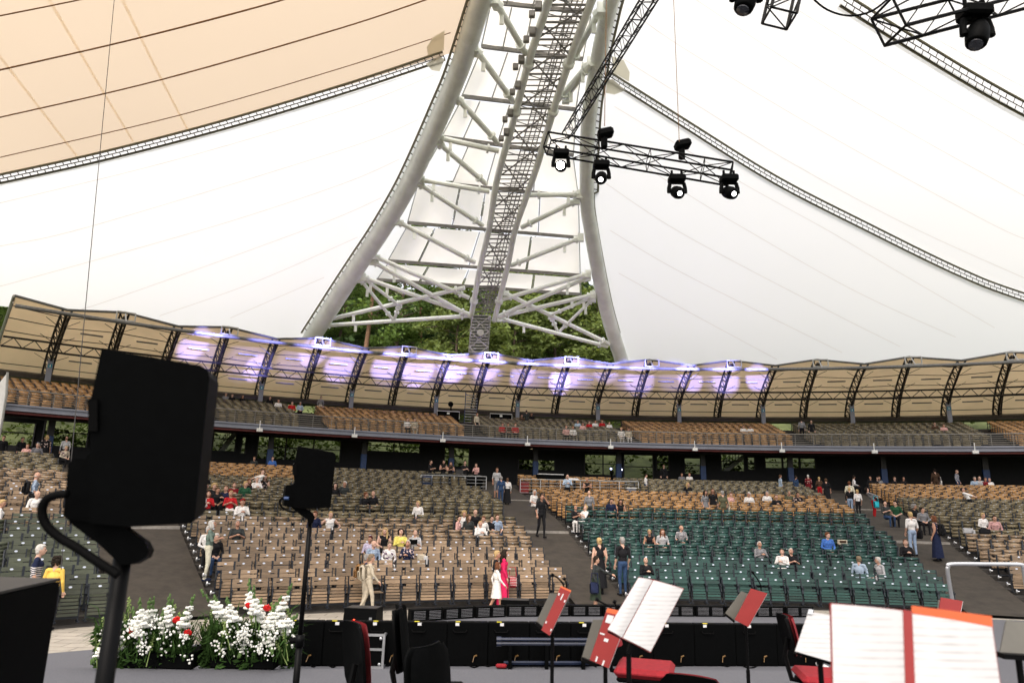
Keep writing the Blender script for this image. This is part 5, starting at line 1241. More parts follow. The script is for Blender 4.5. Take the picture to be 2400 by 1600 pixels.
truss('lighting_truss', 'stub of black truss dipping from the top edge left of the corner truss', at(1845, -40, 8.5), at(1826, 44, 8.4), .30, .3, (1, 0, 0), .02)
moving_head('large moving head under the truss in the top right corner', at(2282, 18, 8.1), (-.35, -.2, -.9), .80, lens='glass')
moving_head('black moving head cut by the top edge of the picture', at(1745, -62, 8.3), (-.3, -.1, -.9), .80, lens='glass')
m = MB(); q = smooth_path([at(X, Y, 8.2) for X, Y in ((1880, -30), (1930, 18), (1985, 37), (2040, 28), (2085, -5))], 6); m.path(q, .012, 6); tag(m.build('hanging_cable', M['rubber']), 'black cable sagging between the two trusses at the top right', 'cable')
# the beams of the heads on the canopy
def spot(src, X, Y, deg, P, col, blend=.6):
    l = bpy.data.lights.new('spot', 'SPOT'); l.energy = P; l.spot_size = R_(deg); l.spot_blend = blend; l.color = col; l.shadow_soft_size = .05
    o = bpy.data.objects.new('beam', l); S.collection.objects.link(o); o.location = src; q = oncyl(X, Y + 6, 67.5); o.rotation_euler = (Vector(src) - q).to_track_quat('Z', 'Y').to_euler()
VIO = (.28, .28, 1.0)
SRC = [at(1400, 440, 15.8), at(1575, 470, 15.4), at(1700, 470, 15.2)]
for i, (X, Y, dg, k) in enumerate(((455, 800, 3.0, .6), (618, 850, 2.6, .75), (735, 815, 3.4, .55), (800, 850, 3.2, .5), (905, 850, 3.2, .6), (985, 860, 3.6, .9), (1060, 850, 3.8, 1.2), (1140, 850, 3.4, .6), (1225, 870, 3.0, .5), (1312, 885, 2.7, 1.1), (1420, 860, 3.2, .5), (1500, 880, 3.6, .5), (1618, 880, 2.8, .9), (1700, 885, 3.0, .6), (1775, 880, 2.6, .8), (1330, 860, 4.2, .5))):
    spot(SRC[i % 3], X, Y, dg, 1200000 * k, VIO)
for i, X in enumerate(range(480, 1800, 110)): spot(SRC[i % 3], X, interp([(400, 815), (900, 850), (1800, 872)], X), 4.6, 300000, VIO, .9)
# ================================================================== PLATFORMS IN THE STALLS
def deskrail(name, lab, A, B, n, h=.95):
    a, b = onfloor(*A), onfloor(*B); t = thing(name, lab, 'railing', a)
    for z in (h, h * .78, h * .56, h * .34, h * .12):
        m = MB(); m.tube(a + V3((0, 0, z)), b + V3((0, 0, z)), .03 if z == h else .018, 6); m.build('rail', M['alu'], t)
    for k in range(n + 1): m = MB(); p = a.lerp(b, k / n); m.tube(p, p + V3((0, 0, h)), .025, 6); m.build('post', M['alu'], t)
deskrail('platform_railing', 'silver railing in front of the sound desk left of the middle ramp', (985, 1149), (1139, 1152), 6)
deskrail('platform_railing', 'silver railing along the wide platform right of the middle ramp', (1219, 1158), (1497, 1163), 6)
def boxat(name, lab, cat, X, Y, size, mt, part, dz=0.0, R0=None, extra=None):
    p = onfloor(X, Y); R, a = topol(p.x, p.y); p.z += dz; t = thing(name, lab, cat, p, -a); m = MB(); m.bbox((0, 0, size[2] / 2), size, .03); m.build(part, M[mt], t, local=True)
    if extra: extra(t)
    return t
def knobs(t):
    m = MB()
    for k in range(8): m.bbox((-1.6 + k * .45, -.1, .93), (.28, .5, .05), .01)
    m.build('console_top', M['olivepanel'], t, local=True)
    m = MB(); m.bbox((.4, .2, 1.12), (.5, .05, .32), .01); m.build('screen', M['darksteel'], t, local=True)
boxat('sound_desk', 'long black sound desk behind the left platform railing', 'desk', 1062, 1146, (3.7, .9, .9), 'black', 'desk_body', extra=knobs)
boxat('sound_desk', 'black lighting desk with pale top behind the right platform railing', 'desk', 1290, 1150, (1.9, .8, 1.05), 'black', 'desk_body', extra=lambda t: (lambda m: (m.bbox((0, 0, 1.09), (1.7, .6, .06), .02), m.build('desk_top', M['paper'], t, local=True)))(MB()))
boxat('equipment_case', 'tall red case at the left end of the wide platform', 'case', 1228, 1156, (.55, .5, .75), 'red', 'case_body', extra=lambda t: (lambda m: (m.box((0, 0, .77), (.57, .52, .03)), m.build('lid', M['darksteel'], t, local=True)))(MB()))
boxat('equipment_case', 'dark blue case at the left end of the sound desk', 'case', 998, 1148, (.6, .5, .85), 'bluesteel', 'case_body', extra=lambda t: (lambda m: (m.box((0, -.26, .6), (.5, .02, .12)), m.build('latch', M['alu'], t, local=True)))(MB()))
boxat('cool_box', 'pale blue and white cool box at the right end of the wide platform', 'box', 1479, 1163, (.62, .45, .5), 'fascia', 'box_body', extra=lambda t: (lambda m: (m.bbox((0, 0, .53), (.66, .49, .08), .02), m.build('lid', M['white'], t, local=True)))(MB()))
boxat('monitor_desk', 'small black monitor desk with white papers before the man in pale blue', 'desk', 1345, 1157, (.8, .6, .85), 'black', 'desk_body', extra=lambda t: (lambda m: (m.slab([V3((-.35, -.28, .88)), V3((.3, -.28, .88)), V3((.3, .2, 1.0)), V3((-.35, .2, 1.0))], (0, 0, 1), .02), m.build('paper_sheet', M['paper'], t, local=True)))(MB()))
def tripod_camera(lab, P, sc=1.0, big=False):
    t = thing('video_camera', lab, 'camera', P); t.scale = (sc,) * 3
    for k in range(3): a = 2.1 * k + .4; m = MB(); m.tube((0, 0, 1.15), (.42 * math.cos(a), .42 * math.sin(a), 0), .03, 5); m.build('leg', M['black'], t, local=True)
    m = MB(); m.bbox((0, 0, 1.4), (.2, .5, .26), .03); m.tube((0, -.25, 1.4), (0, -.5, 1.4), .08 if not big else .2, 10); m.tube((0, 0, 1.12), (0, 0, 1.3), .06, 8); m.build('camera_body', M['black'], t, local=True)
tripod_camera('black video camera on a tripod toward the right of the wide platform', onfloor(1434, 1157))
p = oncyl(1056, 975, 70); tripod_camera('black follow spotlight on a tripod at the centre of the balcony', V3((p.x, p.y, zdeck(70))), 1.15, True)
for lab, X in (('dark control desk with a white rim at the balcony centre, left of a pair', 1049), ('dark control desk with a white rim at the balcony centre, right of a pair', 1173)):
    p = oncyl(X, 985, 68.6); R, a = topol(p.x, p.y); t = thing('control_desk', lab, 'desk', V3((p.x, p.y, zdeck(68.6))), -a); m = MB(); m.bbox((0, 0, .55), (1.9, .5, 1.1), .03); m.build('desk_body', M['black'], t, local=True)
    m = MB(); m.path([V3((-.95, -.27, .5)), V3((-.95, -.27, 1.13)), V3((.95, -.27, 1.13)), V3((.95, -.27, .5))], .03, 5); m.box((0, -.27, .95), (.22, .02, .16)); m.build('white_rim', M['white'], t, local=True)
t = thing('steel_stair', 'open steel stair climbing to the mast at the balcony centre', 'stairs', oncyl(1105, 985, 71)); m = MB(); a_, b_ = oncyl(1088, 985, 70.8), oncyl(1116, 985, 70.8)
a_.z = b_.z = zdeck(70)
for k in range(12): m.beam(a_ + V3((0, .05 * k, .25 * k)), b_ + V3((0, .05 * k, .25 * k)), .3, .05)
m.build('tread', M['steel'], t); m = MB(); m.beam(a_, a_ + V3((0, .6, 3.0)), .06, .15); m.beam(b_, b_ + V3((0, .6, 3.0)), .06, .15); m.build('stringer', M['bluesteel'], t)
for k, (X, Y) in enumerate(((853, 1031), (1063, 1042), (1246, 1050))):
    p = oncyl(X, Y, 61.5); m = MB(); m.ell(p, (.22, .22, .07), 12, 6); tag(m.build('ceiling_lamp', M['warmlight']), f'warm round ceiling lamp glowing under the balcony, {nth(k)} of three', 'lamp')
for lab, X, Y in (('tiny white light on the dark wall, left of a pair by the bright opening', 1432, 1098), ('tiny white light on the dark wall, right of a pair by the bright opening', 1457, 1100)):
    p = oncyl(X, Y, 63.8); m = MB(); m.ell(p, .07, 8, 6); tag(m.build('wall_lamp', M['bluelight']), lab, 'lamp')
# ================================================================== THE STAGE FRONT
# loudspeakers on stands
def px_slab(m, pts, d, kx, th, kz=None):
    P = [at(X, Y, d) for X, Y in pts]; c = sum(P, V3()) / len(P); dr = V3((kx, 1, (c.z - CAMZ) / c.y if kz is None else kz)); m.slab(P, dr, th * dr.length)
def loudspeaker(lab, loc_px, d, ref_d=2.3):
    ref = at(305, 1234, ref_d); t = thing('loudspeaker', lab, 'loudspeaker', at(*loc_px, d)); off = ref
    def bl(m, nm, mt): m.v = [tuple(V3(v) - off) for v in m.v]; return m.build(nm, M[mt], t, local=True)
    m = MB(); px_slab(m, [(238, 816), (470, 856), (486, 866), (491, 884), (456, 1216), (448, 1226), (305, 1234), (212, 1226), (205, 1068), (214, 1060), (204, 940), (214, 930)], ref_d, -.30, .27); bl(m, 'cabinet', 'black')
    m = MB(); px_slab(m, [(222, 1070), (168, 1076), (160, 1090), (148, 1205), (156, 1216), (225, 1225)], ref_d + .02, -.42, .16); bl(m, 'amplifier_box', 'black')
    m = MB(); px_slab(m, [(208, 940), (228, 936), (228, 1010), (206, 1010)], ref_d - .01, -.42, .1); bl(m, 'handle', 'rubber')
    return t
loudspeaker('large blurred black loudspeaker on a stand close to the camera at left', (305, 1234), 2.3)
loudspeaker('smaller black loudspeaker on a thin stand left of the middle of the picture', (722, 1192), 6.55)
def stand(lab, br, d, top, r, foot):
    t = thing('speaker_stand', lab, 'stand', V3((at(*top, d).x, at(*top, d).y, RZ))); m = MB(); px_slab(m, br, d + .03, -.3, .10); m.build('tilt_bracket', M['black'], t)
    tp = at(*top, d + .08); m = MB(); m.tube(tp + V3((0, 0, .04)), V3((tp.x, tp.y, RZ + .75)), r, 12); m.build('upper_pole', M['blackmetal'], t, smooth=True)
    m = MB(); m.tube(V3((tp.x, tp.y, RZ + .85)), V3((tp.x, tp.y, RZ + .1)), r * 1.35, 12); m.tube(V3((tp.x, tp.y, RZ + .82)), V3((tp.x, tp.y, RZ + .92)), r * 1.9, 10); m.build('lower_pole', M['blackmetal'], t, smooth=True)
    m = MB(); m.tube(V3((tp.x - .09, tp.y, RZ + .87)), V3((tp.x, tp.y, RZ + .87)), .028, 8); m.build('knob', M['rubber'], t)
    for k in range(3):
        a = 2.1 * k + .5; m = MB(); m.tube(V3((tp.x, tp.y, RZ + .45)), V3((tp.x + .5 * math.cos(a), tp.y + .5 * math.sin(a), RZ + .02)), .018, 6); m.build('leg', M['blackmetal'], t)
z1 = lambda pts: [(x / 3.92, 1000 + y / 3.92) for x, y in pts]
z2 = lambda pts: [(450 + x / 3.92, 1000 + y / 3.92) for x, y in pts]
stand('thick blurred stand pole under the large black loudspeaker', z1([(600, 790), (640, 880), (780, 985), (900, 1070), (1050, 1210), (1110, 1270), (1230, 1260), (1340, 1200), (1368, 1130), (1330, 1050), (1150, 925), (1140, 890)]), 2.3, (288, 1300), .029, None)
stand('thin black stand pole under the smaller loudspeaker', z2([(915, 735), (960, 780), (1030, 830), (1062, 850), (1068, 900), (1112, 880), (1130, 825), (1100, 780), (1020, 735)]), 6.55, (727, 1222), .022, None)
m = MB(); q = smooth_path([at(X, Y, 2.25) for X, Y in z1([(620, 615), (520, 625), (430, 665), (385, 760), (420, 890), (540, 1010), (700, 1105), (900, 1240), (1090, 1360)])], 6); m.path(q, .014, 8); tag(m.build('speaker_cable', M['rubber'], smooth=True), 'thick blurred black cable looping from the large loudspeaker to its pole', 'cable')
m = MB(); q = smooth_path([at(X, Y, 6.5) for X, Y in z2([(890, 655), (830, 655), (806, 690), (830, 740), (900, 775), (960, 780)])], 6); m.path(q, .010, 6); tag(m.build('speaker_cable', M['rubber'], smooth=True), 'thin cable with a blue plug looping from the smaller loudspeaker', 'cable')
m = MB(); m.tube(at(666, 1167, 6.5), at(677, 1167, 6.5), .014, 8); tag(m.build('cable_plug', M['bluesteel']), 'small blue plug in the side of the smaller loudspeaker', 'plug')
# black cabinet at the lower left
CZ = 2.80; c = [onz(140, 1362, CZ), onz(136, 1361, CZ)]
f0, f1 = onz(140, 1363, CZ), onz(-160, 1432, CZ); f1 = f0 + (onz(0, 1395, CZ) - f0).normalized() * .9; nrm = V3((-1, -.02, 0))
t = thing('speaker_cabinet', 'big black loudspeaker cabinet with its top painted as lit in the lower left corner', 'loudspeaker', V3((f0.x, f0.y, SZ)))
m = MB(); b0, b1 = f0 + nrm * .75, f1 + nrm * .75; m.slab([f0, f1, b1, b0], (0, 0, -1), CZ - SZ); m.build('cabinet', M['black'], t)
M['littop'] = mat('black top painted lit', (.03, .027, .024), .6, var=.15, scale=4)  # black top; the light falling on it is put into its colour
m = MB(); up1 = V3((0, 0, .006)); m.slab([f0 + up1, f1 + up1, b1 + up1, b0 + up1], (0, 0, 1), .012); m.build('top_panel', M['littop'], t)
for X, Y in ((33, 1439), (101, 1493)):
    m = MB(); q = at(X, Y, (f0.y + .0) * 0 + interp([(-160, 2.9), (140, (f0 - V3((0, 0, CAMZ))).length)], X) - .12); m.bbox(q, (.012, .02, .055), .004); m.build('metal_tab', M['alu'], t)
    m = MB(); m.bbox(q + V3((-.05, -.01, -.09)), (.10, .03, .045), .01); m.build('grip', M['rubber'], t)
# stage panels with white tags
NP = 13
for k in range(NP):
    X0 = 655 + 97.5 * k; a = onz(X0, 1561, SZ); b = onz(X0 + 97.3, 1561, SZ); w_ = (b - a).length; ang = math.atan2(b.y - a.y, b.x - a.x); c = (a + b) / 2
    t = thing('stage_box', f'upright black stage box with a white tag, {ordn(k + 1)} from the left of its row', 'box', c, ang, 'black boxes along the stage front'); m = MB(); m.bbox((0, .07, .305), (w_, .14, .60), .012); m.build('box_body', M['black'], t, local=True)
    m = MB(); m.box((-.16 + .05 * (k % 2), -.004, .575), (.055, .004, .040)); m.build('tag', M['paper'], t, local=True)
    m = MB(); m.box((-.15, .02, .608), (.07, .04, .006)); m.build('tape', M['yellow'], t, local=True)
    m = MB(); m.path([V3((-.22, -.012, .50)), V3((-.2, -.03, .47)), V3((-.04, -.03, .47)), V3((-.02, -.012, .50))], .010, 5); m.build('handle', M['rubber'], t, local=True)
    m = MB(); m.tube((.1, -.02, .14), (.135, -.04, .16), .012, 6); m.tube((.1, -.02, .14), (.08, -.05, .07), .006, 5); m.build('plug', M['plug'] if 'plug' in M else M.setdefault('plug', mat('amber plug', (.16, .09, .03), .4)), t, local=True)
# low vented boxes along the stage lip
lip = [onz(X, Y, SZ) for X, Y in ((962, 1457), (1080, 1450), (1192, 1445), (1330, 1444), (1560, 1444), (1910, 1446))]
tot_ = sum((b - a).length for a, b in zip(lip, lip[1:])); nb = 13
def along(s):
    for a, b in zip(lip, lip[1:]):
        L = (b - a).length
        if s <= L: return a.lerp(b, s / L), (b - a).normalized()
        s -= L
    return lip[-1], (lip[-1] - lip[-2]).normalized()
for k in range(nb):
    p, d = along(tot_ * (k + .5) / nb); t = thing('vent_box', f'low black vented box on the stage lip, {ordn(k + 1)} from the left', 'box', p, math.atan2(d.y, d.x), 'vented boxes along the stage lip'); w_ = tot_ / nb * .97
    m = MB(); m.bbox((0, .1, .115), (w_, .2, .22), .012); m.build('box_body', M['black'], t, local=True); m = MB()
    for j in range(6):
        m.box((-w_ * .24, -.003, .045 + j * .028), (w_ * .36, .006, .008)); m.box((w_ * .24, -.003, .045 + j * .028), (w_ * .36, .006, .008))
    m.build('louvre', M['louvre'] if 'louvre' in M else M.setdefault('louvre', mat('grey louvre', (.16, .16, .17), .5)), t, local=True)
for lab, X, Y, w_ in (('black wedge monitor on the stage lip near the woman in linen', 842, 1461, .64), ('black wedge monitor on the stage lip right of the pink dress', 1206, 1438, .62)):
    p = onz(X, Y, SZ); t = thing('wedge_monitor', lab, 'loudspeaker', p, -.08); m = MB(); h_ = .27; pr4 = [V3((-w_ / 2, -.02, 0)), V3((-w_ / 2, .55, 0)), V3((-w_ / 2, .50, h_ * .95)), V3((-w_ / 2, .02, h_))]; m.slab(pr4, (1, 0, 0), w_); m.build('cabinet', M['black'], t, local=True)
    m = MB(); m.slab([V3((-w_ / 2 + .02, .04, h_ + .006)), V3((w_ / 2 - .02, .04, h_ + .006)), V3((w_ / 2 - .02, .48, h_ * .95 + .008)), V3((-w_ / 2 + .02, .48, h_ * .95 + .008))], (0, 0, 1), .006); m.build('top_panel', M['littop'], t, local=True)
    m = MB(); m.box((-.1, -.03, .07), (.03, .01, .03)); m.build('led', M['redlight'], t, local=True); m = MB(); m.box((.22, -.03, .10), (.05, .008, .05)); m.build('label_plate', M['alu'], t, local=True)
def flight_case(lab, X, Y, w_, h_, dep=.5):
    p = onz(X, Y, SZ); t = thing('flight_case', lab, 'case', p); m = MB(); m.box((0, dep / 2, h_ / 2), (w_ - .03, dep - .03, h_ - .03)); m.build('case_body', M['black'], t, local=True); m = MB()
    for x in (-1, 1):
        for y in (0, 1): m.box((x * (w_ / 2 - .015), y * (dep - .03) + .015, h_ / 2), (.034, .034, h_ + .002))
    for z in (.017, h_ * .55, h_ - .017):
        for y in (0, 1): m.box((0, y * (dep - .03) + .013, z), (w_ - .066, .032, .032))
    for x in (-1, 1):
        for z in (.017, h_ - .017): m.box((x * (w_ / 2 - .015), dep / 2, z), (.032, dep - .03, .032))
    m.build('aluminium_edge', M['alu'], t, local=True); m = MB()
    for x in (-1, 1):
        for z in (.06, h_ - .06): m.ell((x * (w_ / 2 - .06), -.004, z), (.022, .012, .022), 8, 5)
    m.build('ball_corner', M['alu'], t, local=True)
flight_case('black flight case with aluminium edges behind the red backed chair', 868, 1566, .36, .46); flight_case('black flight case with aluminium edges beside the right red chair', 1838, 1558, .34, .44)
for lab, y0 in (('dark blue pipe lying before the stage boxes, upper of two', 1497), ('dark blue pipe lying before the stage boxes, lower of two', 1507)):
    m = MB(); m.tube(at(1168, y0, 9.2), at(1385, y0 + 1, 9.2), .022, 8); m.tube(at(1164, y0, 9.2), at(1175, y0, 9.2), .034, 8); tag(m.build('metal_pipe', M['pipe']), lab, 'pipe')
t = thing('pipe_rack', 'low black rack that holds the two blue pipes', 'rack', onz(1260, 1565, SZ))
for X in (1195, 1280, 1365): m = MB(); p = onz(X, 1563, SZ); m.box(p + V3((0, -.02, .2)), (.05, .3, .42)); m.build('upright', M['black'], t)
m = MB(); p, q = onz(1180, 1563, SZ), onz(1380, 1563, SZ); m.tube(p + V3((0, 0, .06)), q + V3((0, 0, .06)), .03, 6); m.build('foot_bar', M['pipe'], t)
rc = random.Random(9)
for k, (X0, X1, lab) in enumerate(((690, 800, 'black cable curled on the carpet at the left of the black boxes'), (800, 930, 'black cable curled on the carpet behind the red backed chair'), (1060, 1180, 'black cable curled on the carpet left of the pipes'), (1530, 1680, 'black cable with yellow tape below the black boxes right of the red seat'), (1680, 1830, 'black cable with yellow tape near the right flight case'))):
    m = MB(); q = smooth_path([onz(lerp(X0, X1, j / 7), 1556 + rc.uniform(-10, 8), RZ if False else SZ) + V3((0, -.06, .012)) for j in range(8)], 5); m.path(q, .010, 5); t = m.build('floor_cable', M['rubber']); tag(t, lab, 'cable')
t = thing('hand_tool', 'red tool lying on the carpet below the blue pipes', 'tool', onz(1175, 1562, SZ) + V3((0, -.12, .02))); m = MB(); m.bbox((0, 0, .02), (.16, .07, .06), .02); m.build('tool_body', M['redcloth'], t, local=True); m = MB(); m.tube((.05, 0, .01), (.16, -.02, .01), .015, 6); m.build('handle', M['black'], t, local=True)
# ------------------------------------------------------------------ flowers
M['petal'] = mat('white petals', (.80, .80, .74), .6, var=.08, scale=20); M['stem'] = mat('green stems', (.07, .13, .03), .6, var=.3, scale=10); M['bud'] = mat('pale green buds', (.22, .30, .09), .6, var=.25, scale=20); M['spathe'] = mat('red flower', (.60, .012, .012), .25, var=.1)
rf = random.Random(4)
def spike(par, P, Q, L0=.22, wht=.8):
    d = Q - P; L = d.length; d.normalize(); x = d.orthogonal().normalized(); y = d.cross(x); m = MB(); m.path([P, P.lerp(Q, .5) + x * .01, Q], [.010, .008, .004], 5); n = 11
    for k in range(7):
        f = wht + (1 - wht) * k / 7; a = k * 2.2; p = P.lerp(Q, f) + (x * math.cos(a) + y * math.sin(a)) * .012; m.ell(p, (.014, .014, .024), 6, 5)
    sm_ = m.build('gladiolus_stem', M['stem'], par); m = MB()
    for k in range(n):
        f = .30 + (wht - .30) * k / n; a = k * 2.39; r = .056 * (1.2 - f); p = P.lerp(Q, f) + (x * math.cos(a) + y * math.sin(a)) * r * .8
        for j in range(5):
            b = j * 1.257 + k; o = V3((math.cos(b), math.sin(b), .3)) * r * .62; m.ell(p + o, (r * .62, r * .62, r * .42), 6, 5, Matrix.Rotation(rf.uniform(-1, 1), 3, 'X') @ Matrix.Rotation(rf.uniform(-1, 1), 3, 'Y'))
    m.build('gladiolus_bloom', M['petal'], par, sub=sm_)
def arrangement(lab, X0, X1, spikes, reds, nsm, crate, ybot):
    cx_ = (X0 + X1) / 2; base = onz(cx_, ybot, RZ); D0 = base.y
    t = thing('flower_arrangement', lab, 'flowers', base); dd = math.hypot(base.y, 0) * 1.0
    def fp(X, Y, o=0.0): return at(X, Y, base.y / ray(X, Y)[1] + o)
    m = MB(); a, b = fp(crate[0], crate[2]), fp(crate[1], crate[2]); h = max(.2, a.z - RZ); c = (a + b) / 2; m.bbox(V3((c.x, c.y + .15, RZ + h / 2)), ((b - a).length, .45, h), .02); m.build('black_crate', M['black'], t)
    for tip, bs in spikes: spike(t, fp(*bs, rf.uniform(-.28, .1)), fp(*tip, rf.uniform(-.3, .05)), wht=rf.uniform(.66, .86))
    for X, Y in reds:
        m = MB(); p = fp(X, Y, -.12); m.ell(p, (.055, .016, .046), 12, 6, Matrix.Rotation(rf.uniform(-.5, .5), 3, 'Y') @ Matrix.Rotation(.4, 3, 'X')); m.tube(p, p + V3((.03, -.05, .05)), .008, 5); m.build('red_anthurium', M['spathe'], t)
    m = MB(); mb = MB(); mg = MB()
    for k in range(int(nsm * .33)):
        X = rf.gauss(cx_, (X1 - X0) * .25); X = max(X0 - 10, min(X1 + 10, X)); Y = rf.triangular(1445, ybot - 15, 1480); p = fp(X, Y, rf.uniform(-.34, .0))
        for j in range(rf.randint(5, 9)): m.ell(p + V3((rf.gauss(0, .03), rf.gauss(0, .03), rf.gauss(0, .035))), rf.uniform(.009, .017), 5, 4)
    m.build('small_white_blossom', M['petal'], t)
    for k in range(nsm // 9):
        X = rf.uniform(X0, X1); Y = rf.uniform(1430, ybot - 30); p = fp(X, Y, rf.uniform(-.2, .3)); tl_ = V3((rf.uniform(-.6, .6), rf.uniform(-.3, .3), 1)).normalized()
        mb = MB(); mb.tube(p - tl_ * .2, p + tl_ * .2, .006, 5)
        for j in range(16): a = j * 2.4; mb.ell(p + tl_ * (.012 * j) + V3((math.cos(a), math.sin(a), 0)) * .018, .012, 5, 4)
        mb.build('bud_spire', M['bud'], t)
    for k in range(nsm * 7):
        X = rf.uniform(X0 + 8, X1 - 8); p = fp(X, ybot - rf.uniform(10, 60), rf.uniform(-.12, .35)); a = rf.uniform(0, 6.28); L = rf.uniform(.25, .6); e = p + V3((math.cos(a) * L * .45, math.sin(a) * L * .35, L * rf.uniform(.2, 1))); k2 = p.lerp(e, .6) + V3((0, 0, .08)); e2 = e + V3((math.cos(a) * .1, math.sin(a) * .1, -.05)); s_ = V3((-math.sin(a), math.cos(a), 0)) * .009
        mg.face(p - s_, p + s_, k2 + s_, k2 - s_); mg.face(k2 - s_, k2 + s_, e2)
    me = mg.build('leaf_blade', M['leafstem'] if 'leafstem' in M else M.setdefault('leafstem', leafmat('blade leaves', (.035, .07, .02), .2)), t)
    cs = [tuple(fp(rf.uniform(X0 + 10, X1 - 10), rf.uniform(1470, ybot - 6), rf.uniform(-.05, .3))) for _ in range(95)]
    o = bpy.data.objects.new('foliage', None) if False else None
    me = leaf_mesh('foliage', [tuple(V3(c) - base) for c in cs], [.13] * len(cs), 44, .042, M['leafstem'], np.random.default_rng(2)); o = bpy.data.objects.new('foliage', me); S.collection.objects.link(o); o.parent = t
arrangement('white gladioli with red anthuriums in black crates, left of two mounds', 225, 450, [((326, 1400), (338, 1500)), ((350, 1402), (346, 1500)), ((398, 1390), (382, 1500)), ((404, 1405), (392, 1500)), ((455, 1394), (418, 1500)), ((360, 1398), (352, 1480)), ((212, 1552), (260, 1510)), ((240, 1500), (290, 1545)), ((432, 1430), (420, 1510)), ((310, 1420), (330, 1520)), ((262, 1470), (300, 1540)), ((380, 1430), (390, 1520))], [(414, 1452), (440, 1482), (308, 1478)], 120, (298, 460, 1530), 1563)
arrangement('white gladioli and leaves spilling from tall dark pots, right of two mounds', 470, 680, [((468, 1380), (545, 1470)), ((500, 1395), (545, 1480)), ((583, 1355), (590, 1460)), ((594, 1370), (600, 1470)), ((684, 1366), (640, 1480)), ((660, 1394), (630, 1480)), ((700, 1440), (640, 1480)), ((612, 1400), (606, 1480)), ((530, 1400), (560, 1480)), ((560, 1540), (580, 1480)), ((640, 1530), (620, 1480)), ((514, 1530), (560, 1490)), ((646, 1410), (622, 1500)), ((688, 1445), (650, 1500))], [(626, 1424), (584, 1418)], 150, (500, 652, 1510), 1565)
# ------------------------------------------------------------------ orchestra chairs
def chair(lab, X, Y, d, face, seatcol='redcloth', backcol='redcloth', h=.48, sc=1.0, bk=.40):
    p = at(X, Y, d); t = thing('orchestra_chair', lab, 'chair', V3((p.x, p.y, RZ)), face); t.scale = (sc, sc, sc)
    m = MB(); pts = []; n = 10
    m.bbox((0, 0, h), (.46, .44, .07), .03); m.build('seat', M[seatcol], t, local=True, smooth=False); m = MB(); m.bbox((0, 0, h - .05), (.42, .40, .04), .015); m.build('seat_shell', M['black'], t, local=True)
    def backgrid(off, sc):
        rows = []
        for j in range(9):
            v = j / 8; z = h + .16 + bk * v; wd = sc * (.20 + .03 * math.sin(math.pi * v)) * (1 if 0 < j < 8 else .82); rows.append([V3((wd * (2 * u / 8 - 1), .235 + off + .09 * v * .6 - .07 * (1 - (2 * u / 8 - 1)**2) * -1 * -.6, z)) for u in range(9)])
        return rows
    F, B = backgrid(-.02, .96), backgrid(.03, 1.0); m = MB(); m.grid(F); m.grid([r[::-1] for r in backgrid(.012, .96)]); m.build('back_cushion', M[backcol], t, local=True, smooth=True)
    m = MB(); m.grid([r[::-1] for r in B]); I = backgrid(.014, 1.0); m.grid(I)
    per = lambda G: G[0] + [r[-1] for r in G[1:]] + G[-1][::-1][1:] + [r[0] for r in G[::-1]][1:]
    m.ribbon(per(B), per(I)); m.build('back_shell', M['black'], t, local=True, smooth=True)
    m = MB(); m.path([V3((0, .05, h - .06)), V3((0, .26, h - .03)), V3((0, .30, h + .14)), V3((0, .27, h + .16 + bk * .4))], .02, 6); m.build('back_support', M['blackmetal'], t, local=True)
    m = MB(); m.tube((0, 0, .08), (0, 0, h - .06), .03, 8); m.ell((0, 0, h - .1), (.09, .09, .05), 8, 6); m.build('column', M['blackmetal'], t, local=True); m = MB()
    for k in range(5):
        a = k * 1.2566; e = V3((.30 * math.cos(a), .30 * math.sin(a), .06)); m.tube((0, 0, .11), e, .024, 6, .016); m.tube(e + V3((0, -.015, -.03)), e + V3((0, .015, -.03)), .03, 8)
    m.build('star_base', M['black'], t, local=True); m = MB(); m.path([V3((.12, .0, h - .07)), V3((.30, .02, h - .07)), V3((.34, .02, h - .05))], .011, 6); m.build('lever', M['alu'], t, local=True); return t
chair('chair with a black shell and red cushion seen edge on at the lower middle', 928, 1540, 5.4, R_(118), sc=1.17)
chair('all black chair turned away, right of the red backed chair', 1085, 1560, 4.9, R_(60), 'black', 'black', sc=1.08)
chair('black chair behind the all black chair', 1022, 1560, 5.9, R_(95), 'black', 'black', sc=1.2)
chair('chair whose red seat shows under the open white score', 1512, 1560, 6.0, R_(75), h=.72, sc=1.1, bk=.15)
chair('black backed chair with a red rim at the bottom edge below the score', 1650, 1620, 4.9, R_(150))
chair('chair with a red seat left of the big open score', 1935, 1545, 6.0, R_(80), h=.70, sc=1.1, bk=.27)
